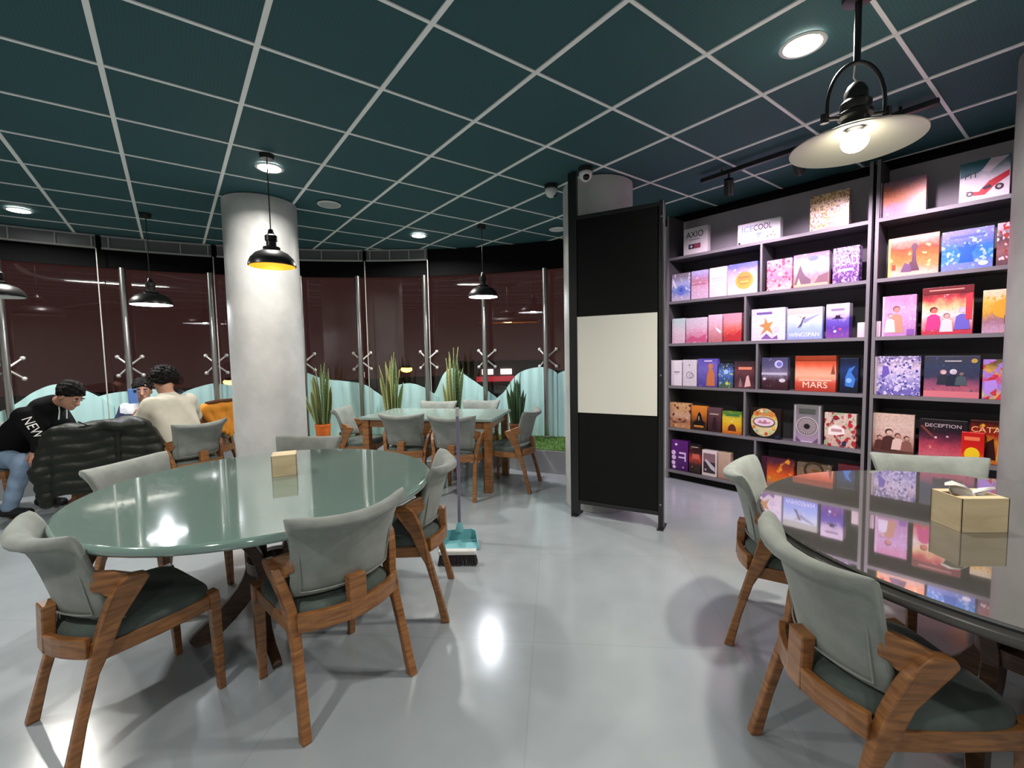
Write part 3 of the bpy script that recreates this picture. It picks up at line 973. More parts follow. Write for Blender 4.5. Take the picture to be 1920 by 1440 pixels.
shelf_unit(2.60, .871, 'charcoal game shelf next to the tall black board', [(1, 1.664), (2, 1.797), (3, 1.687), (4, 1.790), (5, 1.690)])
shelf_unit(.849, -.95, 'charcoal game shelf partly behind the grey column at the right', [])

def hx(s):
    s = s.lstrip('#')
    out = []
    for i in (0, 2, 4):
        c = int(s[i:i + 2], 16) / 255
        out.append(c / 12.92 if c <= .04045 else ((c + .055) / 1.055) ** 2.4)
    return tuple(out)

def cover_mat(key, cols, layers, seed, amp=.35):
    m = bpy.data.materials.new('printed_cover_' + key)
    nt, N, L, b = nodes_of(m)
    tc = N.new('ShaderNodeTexCoord')
    sx = N.new('ShaderNodeSeparateXYZ')
    L.new(tc.outputs['Generated'], sx.inputs[0])
    mp = N.new('ShaderNodeMapping'); mp.inputs['Location'].default_value = (seed * 3.7, 0, seed * 1.3); mp.inputs['Scale'].default_value = (1, .05, 1)
    L.new(tc.outputs['Generated'], mp.inputs['Vector'])
    nz = N.new('ShaderNodeTexNoise'); nz.inputs['Scale'].default_value = 4.0; nz.inputs['Detail'].default_value = 5
    L.new(mp.outputs[0], nz.inputs['Vector'])
    ma = N.new('ShaderNodeMath'); ma.operation = 'MULTIPLY_ADD'; ma.inputs[1].default_value = amp; ma.inputs[2].default_value = -amp / 2
    L.new(nz.outputs['Fac'], ma.inputs[0])
    ad = N.new('ShaderNodeMath'); ad.operation = 'ADD'; ad.use_clamp = True
    L.new(sx.outputs['Z'], ad.inputs[0]); L.new(ma.outputs[0], ad.inputs[1])
    rp = N.new('ShaderNodeValToRGB')
    cr = rp.color_ramp
    while len(cr.elements) < len(cols):
        cr.elements.new(.5)
    for i, c in enumerate(cols):
        cr.elements[i].position = .08 + .84 * i / max(1, len(cols) - 1)
        cr.elements[i].color = (*hx(c), 1)
    L.new(ad.outputs[0], rp.inputs['Fac'])
    cur = rp.outputs['Color']
    for k, (kind, scale, thr, c) in enumerate(layers):
        m2 = N.new('ShaderNodeMapping'); m2.inputs['Location'].default_value = (seed * 1.9 + k * 5, 0, seed * 2.7 + k); m2.inputs['Scale'].default_value = (1, .05, 1)
        L.new(tc.outputs['Generated'], m2.inputs['Vector'])
        if kind == 'cell':
            q = N.new('ShaderNodeTexVoronoi'); q.inputs['Scale'].default_value = scale; out = q.outputs['Color']
            sp_ = N.new('ShaderNodeSeparateColor'); L.new(m2.outputs[0], q.inputs['Vector']); L.new(out, sp_.inputs[0]); out = sp_.outputs[0]
        elif kind == 'dot':
            q = N.new('ShaderNodeTexVoronoi'); q.inputs['Scale'].default_value = scale; L.new(m2.outputs[0], q.inputs['Vector'])
            inv = N.new('ShaderNodeMath'); inv.operation = 'SUBTRACT'; inv.inputs[0].default_value = 1.0; L.new(q.outputs['Distance'], inv.inputs[1]); out = inv.outputs[0]
        else:
            q = N.new('ShaderNodeTexNoise'); q.inputs['Scale'].default_value = scale; q.inputs['Detail'].default_value = 4; L.new(m2.outputs[0], q.inputs['Vector']); out = q.outputs['Fac']
        r = N.new('ShaderNodeMapRange'); r.inputs['From Min'].default_value = thr; r.inputs['From Max'].default_value = thr + .05
        L.new(out, r.inputs['Value'])
        mx = N.new('ShaderNodeMix'); mx.data_type = 'RGBA'
        L.new(r.outputs[0], mx.inputs[0]); L.new(cur, mx.inputs[6]); mx.inputs[7].default_value = (*hx(c), 1)
        cur = mx.outputs[2]
    # fine busy detail of the printing
    fz = N.new('ShaderNodeTexNoise'); fz.inputs['Scale'].default_value = 17; fz.inputs['Detail'].default_value = 8; fz.inputs['Roughness'].default_value = .7
    L.new(mp.outputs[0], fz.inputs['Vector'])
    fr_ = N.new('ShaderNodeMapRange'); fr_.inputs['From Min'].default_value = .3; fr_.inputs['From Max'].default_value = .7; fr_.inputs['To Min'].default_value = .62; fr_.inputs['To Max'].default_value = 1.12
    L.new(fz.outputs['Fac'], fr_.inputs['Value'])
    fm = N.new('ShaderNodeMix'); fm.data_type = 'RGBA'; fm.blend_type = 'MULTIPLY'; fm.inputs[0].default_value = 1.0 if layers else .25
    L.new(cur, fm.inputs[6]); L.new(fr_.outputs[0], fm.inputs[7]); cur = fm.outputs[2]
    L.new(cur, b.inputs['Base Color'])
    b.inputs['Roughness'].default_value = .32
    b.inputs['Coat Weight'].default_value = .25
    return m

def ink(c):
    return mat('ink_' + c.strip('#'), hx(c), .4)

def prints_on(o, w, h, items):
    """flat print on the cover (local y = 0); u,v run 0..1 across and up"""
    lvl = 0
    for it in items:
        lvl += 1
        y = -.0004 - .00025 * lvl
        k = it[0]
        if k == 'text':
            _, s, u, v, size, c = it[:6]
            me = text_mesh(s, size)
            xs = [p.co.x for p in me.vertices]
            wid = (max(xs) - min(xs)) if xs else 1
            lim = (it[6] if len(it) > 6 else .92) * w
            kx = min(1.0, lim / wid)
            for p in me.vertices:
                x, z = p.co.x * kx, p.co.y
                p.co = (w * u + x, y, h * v + z)
            me.materials.append(ink(c))
            link('title', me, o)
            continue
        mb = MB()
        def P(u, v):
            return (u * w, v * h)
        if k == 'rect':
            _, u0, v0, u1, v1, c = it
            poly = [P(u0, v0), P(u1, v0), P(u1, v1), P(u0, v1)]
        elif k == 'disc':
            _, u, v, ru, c = it[:5]
            rv = it[5] if len(it) > 5 else ru * w / h
            poly = [P(u + ru * math.cos(2 * PI * i / 28), v + rv * math.sin(2 * PI * i / 28)) for i in range(28)]
        elif k == 'poly':
            _, pts, c = it
            poly = [P(*q) for q in pts]
        if k == 'ring':
            _, u, v, ru, ri, c = it
            vs, fs = [], []
            n = 36
            for i in range(n):
                a = 2 * PI * i / n
                for r in (ru, ri):
                    vs.append((w * u + r * w * math.cos(a), y, h * v + r * w * math.sin(a)))
            for i in range(n):
                j = (i + 1) % n
                fs.append((2 * i, 2 * j, 2 * j + 1, 2 * i + 1))
            mb.add(vs, fs)
        elif k == 'spokes':
            _, u, v, ru, ri, n, c = it
            for i in range(n):
                a = 2 * PI * i / n
                ca, sa = math.cos(a), math.sin(a)
                q = .006
                mb.add([(w * (u + ri * ca) - q * sa * .3, y, h * v + w * ri * sa + q * ca * .3), (w * (u + ru * ca) - q * sa, y, h * v + w * ru * sa + q * ca), (w * (u + ru * ca) + q * sa, y, h * v + w * ru * sa - q * ca), (w * (u + ri * ca) + q * sa * .3, y, h * v + w * ri * sa - q * ca * .3)], [(0, 1, 2, 3)])
        else:
            mb.add([(x, y, z) for x, z in poly], [tuple(range(len(poly)))])
        mb.build('picture' if k != 'rect' else 'print_band', ink(c), o, weld=False)

def figure(u, v, s, coat, skin='#d8a890', hair='#4a2a20'):
    """a plain printed figure: coat, head, hair"""
    return [('poly', [(u - s * .55, v), (u + s * .55, v), (u + s * .42, v + s * .95), (u + s * .15, v + s * 1.12), (u - s * .15, v + s * 1.12), (u - s * .42, v + s * .95)], coat),
            ('disc', u, v + s * 1.42, s * .27, hair), ('disc', u + s * .04, v + s * 1.36, s * .21, skin)]

G = []
def game(row, s0, s1, h, label, cols, layers=(), items=(), depth=.065, yoff=.03, tilt=0.0, amp=.35):
    """one boxed game standing on shelf board `row`, from s1 to s0 along the wall"""
    w = s1 - s0 - .004
    bev = .0022
    k = len(G)
    me = MB().box((w / 2, depth / 2, h / 2), (w, depth, h)).mesh('game_box', cover_mat('%02d' % k, cols, layers, k + 1, amp), bevel=bev)
    o = link('game_box', me, None, wall_pt(s1 - .002, yoff, SZ[row] + .0008), WROT + tilt)
    tag(o, label, 'game box', 'boxed games on the wall shelves')
    # lid seam on the thick side
    MB().box((w + .0002, depth * .62, h / 2), (.0008, .0018, h * .985)).build('lid_seam', ink('#3a3238'), o)
    prints_on(o, w, h, items)
    G.append(o)
    return o

# top board
game(0, 2.178, 2.434, .268, 'white game box printed AXIO on the top board', ['#e6dfe0', '#ece6e6'], [], [('text', 'AXIO', .48, .74, .085, '#16141a', .72), ('rect', .26, .545, .70, .575, '#8a848c'), ('rect', .22, .22, .72, .40, '#3a3440'), ('rect', .46, .24, .70, .38, '#a04458'), ('disc', .34, .31, .05, '#d8d4d8')])
game(0, 1.521, 1.890, .19, 'wide white game box printed ICECOOL on the top board', ['#e6e6f0', '#f0eef2'], [], [('text', 'ICE', .24, .70, .075, '#7f9ad0', .28), ('text', 'COOL', .60, .70, .075, '#1c1a26', .42), ('poly', [(.44, .46), (.58, .46), (.51, .10)], '#8c9cd8'), ('disc', .72, .2, .022, '#6a5a58'), ('disc', .80, .24, .022, '#6a5a58'), ('disc', .88, .2, .022, '#6a5a58'), ('disc', .84, .36, .025, '#c88a70'), ('rect', .02, .04, .08, .14, '#20202a')])
game(0, 1.023, 1.299, .292, 'cream game box covered with tiny doodles on the top board', ['#e0b8a8', '#efe0c8', '#eec888'], [('dot', 14, .62, '#f6f0dc'), ('cell', 26, .70, '#9a6a58'), ('cell', 22, .82, '#c8a040')], [('poly', [(0, 0), (.9, 0), (1, .16), (.5, .06)], '#c87868')])
game(0, .566, .816, .262, 'game box with a pale orange sunset sky on the top board', ['#9a8098', '#b08a9c', '#e08a62', '#d07a58', '#8a6a78'], [('noise', 3, .62, '#f0a080')], [('disc', .12, .10, .03, '#f4ecec')], amp=.5)
game(0, .822, .846, .27, 'narrow pale pink box at the left of the sunset box', ['#d8c4d0', '#e4d2dc'], depth=.05)
game(0, .160, .401, .268, 'teal and white game box with a red race car on the top board', ['#ded6da', '#d8d0d4', '#2f6f74'], [], [('poly', [(0, .98), (.02, .62), (.42, .72), (.62, .99)], '#1f5a60'), ('poly', [(.62, .99), (.45, .72), (.6, .66), (.98, .98)], '#cfc4cc'), ('text', 'PIT', .24, .64, .05, '#1a1418', .3), ('poly', [(.12, .28), (.40, .22), (.60, .44), (.98, .62), (.98, .48), (.70, .30), (.52, .12), (.30, .14)], '#b8242e'), ('poly', [(.46, .30), (.62, .36), (.66, .28), (.52, .24)], '#221c20'), ('disc', .22, .20, .075, '#2a2226'), ('disc', .22, .20, .035, '#b0a8a8'), ('disc', .80, .26, .085, '#2a2226'), ('disc', .80, .26, .04, '#b0a8a8')])
# board under it
game(1, 2.364, 2.567, .285, 'blue and white game box at the board end of the second board', ['#cfc6e0', '#7f92d8', '#b8c0ea', '#8c8490'], [('noise', 5, .60, '#e8e6f4')], [('disc', .55, .38, .26, '#6c82d0'), ('disc', .55, .40, .12, '#4a64b8'), ('poly', [(.05, .7), (.25, .45), (.30, .52), (.1, .85)], '#efecf2')])
game(1, 2.174, 2.347, .286, 'lilac and rose game box on the second board', ['#e4c6de', '#e0b8d0', '#c48898', '#b8b4e8'], [('noise', 7, .60, '#f0dcec')], [('rect', .06, .50, .9, .54, '#a86a80')])
game(1, 1.985, 2.158, .288, 'plain pale pink game box on the second board', ['#efd8dc', '#f2e0de', '#efdcd6'], [], [('rect', .15, .62, .85, .64, '#a8a8c8'), ('rect', .15, .54, .75, .555, '#c8b0c0'), ('rect', .15, .40, .8, .41, '#cbb8c4')])
game(1, 1.705, 1.980, .29, 'blue game box with a large orange circle on the second board', ['#e8e2ea', '#cfc8e2', '#c8b0d8', '#6f74d8'], [('noise', 6, .60, '#e4d8ea')], [('disc', .58, .44, .30, '#f0a24a'), ('disc', .58, .50, .24, '#ee8a48'), ('rect', .40, .52, .76, .56, '#c86a40'), ('rect', .44, .38, .72, .42, '#e8b860'), ('disc', .14, .2, .08, '#cfe0d0')])
game(1, 1.421, 1.628, .272, 'pink game box with a printed crowd on the second board', ['#e8b0b0', '#e0788c', '#d88aa8', '#a894d0'], [('dot', 7, .70, '#f0b8b0'), ('cell', 12, .8, '#b84a60')], [('disc', .55, .52, .10, '#f0b0d0')])
game(1, 1.148, 1.413, .282, 'game box with a castle under pale clouds on the second board', ['#c08a80', '#b09098', '#e2d6e4', '#b888a8'], [('noise', 5, .62, '#f0e8f0')], [('poly', [(.02, .1), (.12, .45), (.20, .70), (.27, .48), (.34, .35), (.5, .22), (.5, .06), (.02, .06)], '#6a5460'), ('poly', [(.6, .1), (.72, .3), (.98, .38), (.98, .08)], '#7a5a62'), ('disc', .56, .84, .14, '#6f7cb0', .07), ('rect', .02, .02, .96, .10, '#c89a80'), ('poly', [(.10, .1), (.16, .3), (.22, .1)], '#d8b080')])
game(1, .946, 1.126, .288, 'purple speckled game box lettered DEAD on the second board', ['#6c4484', '#7a5498', '#9878b8', '#b898d0'], [('cell', 18, .62, '#c8a8e0'), ('cell', 30, .8, '#4a2a60')], [('text', 'DEAD', .5, .60, .10, '#ecdcf6', .86), ('rect', .2, .33, .8, .40, '#c8b0dc')], depth=.09)
game(1, .486, .772, .292, 'orange and red game box with a lone tower on the second board', ['#e8b8a0', '#e88a50', '#ea6a30', '#d8482a', '#e8a090'], [('noise', 4, .62, '#f4c080')], [('rect', 0, 0, .045, .98, '#e8b860'), ('poly', [(.38, .12), (.44, .34), (.48, .36), (.49, .62), (.46, .72), (.50, .80), (.56, .80), (.60, .72), (.56, .62), (.57, .36), (.64, .12)], '#5a3a4a'), ('poly', [(.26, .12), (.34, .34), (.46, .28), (.48, .10)], '#6a4a6c'), ('rect', .08, .18, .16, .32, '#b8442a'), ('rect', .22, .90, .68, .95, '#f0c8a8')], depth=.075)
game(1, .219, .477, .277, 'blue game box with a dragon shape on the second board', ['#7a88d0', '#3f86d8', '#2f7ad0', '#6a7ac8', '#8a88b8'], [('noise', 5, .60, '#6ab0ea'), ('cell', 14, .86, '#a8c8f0')], [('poly', [(.34, .18), (.40, .42), (.30, .60), (.44, .56), (.50, .72), (.56, .56), (.72, .62), (.60, .42), (.64, .18)], '#1f5cb0'), ('disc', .82, .13, .09, '#eef0f4', .055), ('rect', .16, .80, .84, .86, '#5a66b8')])
game(1, .02, .209, .282, 'brown and white game box half hidden by the grey column', ['#6a4a50', '#9a6a6a', '#5a3e46', '#cdbcc4'], [('dot', 8, .66, '#e4d4d8'), ('cell', 14, .8, '#a83a38')], [('rect', .15, .83, .6, .9, '#b02a2a')])
# third board
game(2, 2.413, 2.56, .262, 'mint and pink game box at the board end of the third board', ['#ecc8da', '#efdfe8', '#cfe8e4'], [('noise', 5, .62, '#f4ecf2')])
game(2, 2.180, 2.401, .256, 'pink game box with rose waves on the third board', ['#d87a9c', '#e8a0bc', '#ecd0e0', '#e4dce8'], [('noise', 7, .60, '#f0c0d4')], [('poly', [(.02, .1), (.3, .3), (.6, .18), (.98, .34), (.98, .05), (.02, .05)], '#c85a80')])
game(2, 2.025, 2.164, .272, 'narrow rose game box on the third board', ['#c87a80', '#dc9aa4', '#ecc0cc', '#f0d4e0'], [('noise', 8, .6, '#e8b0bc')], [('poly', [(.55, .55), (.95, .40), (.9, .3), (.6, .45)], '#f2f0f4')])
game(2, 1.840, 2.015, .272, 'red landscape game box on the third board', ['#a83a40', '#dc5048', '#e87a70', '#e8a0a8', '#e0a0b0'], [('noise', 6, .62, '#f09080')], [('poly', [(0, .05), (.3, .3), (.55, .2), (.98, .42), (.98, .03)], '#b8343a')])
game(2, 1.467, 1.754, .29, 'white comic game box with a leaping figure on the third board', ['#e4dce8', '#ece4ee', '#d4d0ec'], [('noise', 5, .64, '#b8a8d8')], [('poly', [(.28, .16), (.40, .40), (.24, .48), (.40, .54), (.42, .72), (.50, .54), (.66, .58), (.56, .42), (.66, .20), (.48, .32)], '#b8884a'), ('poly', [(.30, .05), (.46, .22), (.62, .06), (.78, .16), (.80, .03)], '#7c5a98'), ('rect', .16, .82, .62, .89, '#6a5a90'), ('disc', .74, .34, .09, '#cfc0e0')])
game(2, 1.186, 1.455, .27, 'pale blue game box with a bird lettered WINGSPAN on the third board', ['#8a9ce8', '#9cb4ea', '#c4d4e8', '#c8d4d4'], [], [('rect', .0, .80, 1, .995, '#a8b0a4'), ('poly', [(.30, .36), (.42, .40), (.48, .58), (.55, .72), (.46, .70), (.40, .52), (.34, .42)], '#5a5870'), ('poly', [(.46, .62), (.98, .80), (.64, .60), (.50, .50)], '#8a8ea8'), ('poly', [(.44, .64), (.30, .78), (.42, .74)], '#c8a888'), ('text', 'WINGSPAN', .5, .14, .05, '#f0f2ff', .86)])
game(2, 1.000, 1.164, .282, 'violet game box with a black hat shape on the third board', ['#7a4a9c', '#5a3aa0', '#6a58b8', '#cfc0d8', '#dcd0e0'], [('noise', 6, .64, '#9a78c8')], [('poly', [(.2, .56), (.8, .56), (.62, .60), (.6, .66), (.42, .66), (.4, .60)], '#1c1428'), ('disc', .4, .2, .06, '#efe4f4'), ('disc', .62, .26, .06, '#c04a78'), ('rect', .22, .80, .78, .86, '#8a7898')], depth=.10)
game(2, .895, .950, .118, 'small pale box at the right end of the left shelf, third board', ['#cfc0c4', '#dcd0d0'])
game(2, .800, .842, .12, 'small pale box at the left end of the right shelf, third board', ['#dcc4d0', '#e4d0da'])
game(2, .595, .795, .305, 'pink game box with a robed figure on the third board', ['#c890c8', '#d0a0d0', '#d8b0e0', '#d890b8'], [('noise', 6, .60, '#e0c8ee')], [*figure(.42, .08, .42, '#c09078', '#c88a80', '#8a5a60'), *figure(.24, .1, .30, '#e0dcee', '#d8b0a8', '#9a7890'), ('rect', .0, .0, .07, .99, '#d8b8d0'), ('rect', .74, .02, .96, .16, '#8a58a8')])
game(2, .300, .568, .34, 'tall red and yellow game box with printed people on the third board', ['#c83a50', '#e8a0a0', '#f4e8e0', '#f0d090', '#c8404a', '#6a1c24'], [('noise', 5, .66, '#f8f0e8')], [*figure(.24, .10, .30, '#c83a80', '#d86a58', '#5a2430'), *figure(.50, .06, .24, '#e8d4d8', '#d8a898', '#8a6a70'), *figure(.80, .10, .28, '#6a62c0', '#d0c0d8', '#b8b0c8'), ('rect', 0, .86, 1, .995, '#6a1a20'), ('rect', .14, .92, .82, .945, '#c89080'), ('poly', [(.86, .30), (.98, .30), (.98, .84), (.86, .80)], '#d83a48')])
game(2, .04, .260, .29, 'yellow autumn tree game box half hidden by the grey column', ['#c8a0b8', '#a87a88', '#e0a838', '#ecc858', '#e8e0b8'], [('noise', 6, .60, '#e8b040')], [('disc', .5, .56, .30, '#e0a430'), ('rect', .47, .2, .54, .4, '#6a4a40')])
# fourth board
game(3, 2.446, 2.569, .27, 'white game box at the board end of the fourth board', ['#ece4ec', '#f0eaf0'], [], [('rect', .3, .52, .85, .56, '#7a7480'), ('rect', .35, .46, .7, .48, '#a8a0ac')])
game(3, 2.282, 2.434, .275, 'white game box with grey scribbles on the fourth board', ['#ece4ec', '#f0eaf0'], [('noise', 11, .66, '#b8acb8')], [('ring', .5, .42, .24, .20, '#7a6878'), ('ring', .66, .40, .18, .15, '#7a6878'), ('disc', .5, .80, .06, '#9a90a0')])
game(3, 2.068, 2.271, .285, 'purple game box with an orange figure on the fourth board', ['#5a4aa0', '#6c60b8', '#7a70c8', '#6a5cc0'], [('noise', 5, .62, '#a8a0e0')], [('poly', [(.45, .04), (.9, .04), (.86, .5), (.74, .68), (.60, .66), (.50, .44)], '#c87848'), ('disc', .68, .74, .13, '#c88058'), ('rect', .35, .90, .75, .94, '#e8dcf0')])
game(3, 1.917, 2.057, .237, 'small blue and green game box on the fourth board', ['#4a6a50', '#3a5a98', '#5a84d0', '#2a3a5a'], [('noise', 6, .60, '#b0c8f0'), ('dot', 6, .76, '#cfd86a')], [('disc', .55, .66, .16, '#a8d0f8'), ('disc', .62, .18, .12, '#c8d048')])
game(3, 1.713, 1.902, .257, 'dark maroon game box with glowing figures on the fourth board', ['#5a3a40', '#4a2e34', '#6a4044', '#3a2a2e'], [('noise', 7, .64, '#8a5450')], [('rect', .2, .70, .86, .80, '#d88868'), ('poly', [(.5, .05), (.6, .45), (.7, .5), (.82, .1)], '#dcb0a8'), ('poly', [(.2, .05), (.3, .42), (.42, .06)], '#8a6a68')])
game(3, 1.438, 1.658, .292, 'slate game box with a pale moon on the fourth board', ['#3a2228', '#4a3038', '#8a8498', '#5a5a78', '#4a4c6a'], [('noise', 6, .63, '#7a7490')], [('disc', .66, .80, .16, '#b8b4d4'), ('disc', .68, .80, .10, '#6a70b8'), ('rect', .0, .46, .98, .54, '#b0aec0'), ('disc', .80, .30, .12, '#c8c4cc', .06), ('disc', .12, .34, .06, '#d4d0d4')])
game(3, 1.080, 1.384, .305, 'orange-red layered game box lettered MARS on the fourth board', ['#a8382a', '#c8503a', '#e8b090', '#ec9a78', '#d05a38', '#8a3418'], [], [('rect', 0, .40, 1, .43, '#e8a078'), ('rect', 0, .86, 1, .90, '#7a2c14'), ('text', 'MARS', .5, .18, .075, '#f4d4b8', .62), ('rect', .1, .30, .9, .33, '#f0c0a0'), ('poly', [(.88, .5), (.94, .8), (.98, .5)], '#8a4030')], amp=.12)
game(3, .930, 1.057, .285, 'narrow navy game box with a blue creature shape on the fourth board', ['#0e1426', '#142244', '#1c3468', '#101a34'], [('noise', 5, .62, '#24509a')], [('poly', [(.3, .2), (.75, .16), (.86, .4), (.62, .6), (.84, .78), (.5, .70), (.30, .46)], '#3a74c0'), ('disc', .5, .36, .16, '#7ab0e8')])
game(3, .558, .830, .297, 'lavender and white game box with a purple patch on the fourth board', ['#7a70c0', '#9088d0', '#c0b8e4', '#dccae0', '#8a7ea0'], [('cell', 16, .66, '#e0d8f4'), ('cell', 22, .84, '#4a4898')], [('poly', [(.16, .40), (.34, .56), (.30, .74), (.18, .76)], '#6a5ab0'), ('rect', 0, 0, .05, .99, '#d0bcc0')])
game(3, .253, .543, .297, 'dark night scene game box with three figures on the fourth board', ['#c86a78', '#a85a78', '#3a3a5a', '#34405c', '#3a3e50'], [('noise', 6, .66, '#4a5a80')], [('rect', 0, 0, 1, .15, '#d87a84'), *figure(.36, .30, .22, '#2a2e3c', '#d8b8b0', '#b89890'), *figure(.54, .28, .24, '#20283a', '#c8c0c8', '#e0d8dc'), *figure(.68, .30, .20, '#4a5a60', '#7a6a70', '#3a3038'), ('disc', .90, .88, .055, '#b89a50'), ('rect', .38, .86, .68, .89, '#b8b4b8')])
game(3, .03, .244, .27, 'candy coloured game box half hidden by the grey column', ['#e0d070', '#c080d8', '#d85a90', '#e0b050', '#6a5a40'], [('cell', 7, .60, '#d8364a'), ('cell', 9, .74, '#b088e0')], [('poly', [(.3, .0), (.95, .0), (.95, .5), (.6, .42)], '#e03848'), ('poly', [(.05, .05), (.35, .3), (.3, .5), (.05, .45)], '#b890e8')])
# fifth board
game(4, 2.348, 2.585, .268, 'parchment brown game box at the board end of the fifth board', ['#d89868', '#b87a58', '#dcb090', '#d8a478', '#e0b078'], [('noise', 6, .60, '#ecc8a8'), ('cell', 10, .84, '#6a3a30')], [('poly', [(.15, .28), (.5, .22), (.85, .36), (.8, .24), (.2, .18)], '#6a4040')])
game(4, 2.171, 2.336, .25, 'orange game box with a black cloaked shape on the fifth board', ['#3a2414', '#5a3418', '#c8742a', '#e08a34'], [], [('poly', [(.12, .30), (.36, .40), (.46, .70), (.56, .76), (.66, .66), (.74, .42), (.92, .34), (.9, .12), (.1, .12)], '#140e0c'), ('rect', .18, .12, .82, .20, '#c8843a'), ('rect', .49, .4, .53, .58, '#e8c890')])
game(4, 2.025, 2.160, .243, 'narrow dark maroon game box on the fifth board', ['#3a1e22', '#4a2a30', '#5a3a40', '#6a4a50'], [('noise', 7, .63, '#7a5a5c')], [('rect', .15, .72, .85, .77, '#b8a898'), ('poly', [(.3, .1), (.45, .6), (.6, .62), (.75, .1)], '#2a1418')])
game(4, 1.826, 2.014, .22, 'bright yellow and orange game box on the fifth board', ['#d87a2a', '#e8a028', '#f0c828', '#e8d040', '#5a8a30'], [('noise', 5, .64, '#f4d850')], [('poly', [(.28, .14), (.34, .34), (.46, .44), (.60, .44), (.70, .32), (.74, .14)], '#5a2a1a'), ('rect', .18, .80, .88, .90, '#3a7a3a'), ('disc', .5, .55, .05, '#f0e0b0')])
game(4, 1.485, 1.749, .278, 'game box with a stained-glass pattern in a painted round of light on the fifth board', ['#1a1614', '#241c18', '#241a14'], [], [('disc', .46, .52, .44, '#d8c898', .47), ('poly', [(.04, .62), (.12, .86), (.46, .985), (.80, .86), (.88, .62), (.6, .74), (.3, .74)], '#c88a48'), *[('disc', .46 + .36 * math.cos(a), .52 + .38 * math.sin(a), .055, ['#b8cc78', '#e0b840', '#d08038', '#8ab890', '#d8d8b0', '#c05a30'][i % 6]) for i, a in enumerate([2 * PI * j / 14 for j in range(14)])], ('disc', .46, .54, .36, '#3a2c34', .17), ('disc', .46, .54, .33, '#e4ccd8', .145), ('poly', [(.24, .50), (.34, .60), (.40, .52), (.50, .62), (.58, .52), (.68, .56), (.66, .50), (.46, .47)], '#b87890'), ('rect', .82, .02, .98, .14, '#20283a')])  # dark ground and pale disc put the spotlight's round cut into the print
game(4, 1.175, 1.388, .332, 'grey game box with a great eye on the fifth board', ['#a890b0', '#8a8088', '#7c7a7c', '#6a6c68'], [], [('rect', .04, .02, .96, .05, '#c8b8d0'), ('rect', .04, .03, .09, .98, '#a8a4a8'), ('rect', .91, .03, .96, .98, '#a8a4a8'), ('disc', .5, .44, .40, '#b8b0b4'), ('disc', .5, .44, .36, '#5c5458'), ('spokes', .5, .44, .33, .12, 24, '#a89c9c'), ('disc', .5, .44, .10, '#181216'), ('poly', [(.1, .03), (.1, .16), (.3, .03)], '#6a5070'), ('poly', [(.9, .03), (.9, .16), (.7, .03)], '#6a5070'), ('rect', .2, .78, .8, .90, '#4a4e48')])
game(4, .932, 1.155, .28, 'patchwork game box of red and cream squares on the fifth board', ['#d8b8a8', '#dcc4b0', '#d8c4b4'], [('cell', 9, .66, '#b03038'), ('cell', 9, .86, '#a8b890'), ('cell', 12, .9, '#2a3654')], [('poly', [(.12, .34), (.14, .56), (.36, .66), (.62, .56), (.66, .40), (.4, .34)], '#f0e4e0'), ('rect', .22, .44, .56, .53, '#b89090'), ('disc', .36, .86, .09, '#8a1c24'), ('rect', .58, .04, .70, .18, '#243050'), ('disc', .82, .66, .08, '#c02838')])
game(4, .580, .845, .304, 'parchment game box with sketched people on the fifth board', ['#6a4038', '#c89888', '#e0beb0', '#e4c8b8', '#dcc0ac'], [('noise', 9, .66, '#b88a7c')], [*figure(.22, .08, .22, '#5a2e2a', '#c89a88', '#4a2a28'), *figure(.44, .06, .34, '#4a2824', '#d8b0a0', '#3a2020'), *figure(.64, .10, .26, '#e0c0b4', '#c08a78', '#5a3430'), *figure(.84, .08, .24, '#8a5a50', '#c89a80', '#4a2a28')])
game(4, .300, .556, .288, 'dark game box lettered DECEPTION over red smoke on the fifth board', ['#d86a78', '#c84a60', '#6a2a44', '#241822', '#1c161c'], [('noise', 4, .66, '#e88a8a')], [('text', 'DECEPTION', .5, .84, .036, '#c8b8bc', .78), ('disc', .36, .54, .03, '#d8c8c8'), ('disc', .60, .58, .03, '#c0a8b0'), ('poly', [(.02, .8), (.3, .52), (.34, .56), (.06, .84)], '#7a3a30')])
game(4, .06, .292, .30, 'red game box lettered CATAN on the fifth board beside the grey column', ['#e8842a', '#d84a1c', '#e89028', '#a82414', '#4a120c'], [('noise', 4, .62, '#f0b838')], [('text', 'CATAN', .42, .78, .055, '#f0c890', .8), ('poly', [(.3, .1), (.36, .5), (.5, .6), (.56, .1)], '#3a1410'), ('poly', [(.56, .1), (.6, .5), (.9, .6), (.9, .1)], '#f0b848')], yoff=.055)
game(4, .214, .330, .216, 'small red game box with a yellow sun standing before the other boxes', ['#e87a24', '#d82c1c', '#d01c18', '#c81818'], [], [('disc', .48, .30, .34, '#f4d020', .22), ('rect', .12, .74, .80, .86, '#f07a50'), ('rect', .0, .0, 1, .14, '#e86a28')], depth=.04, yoff=.006)
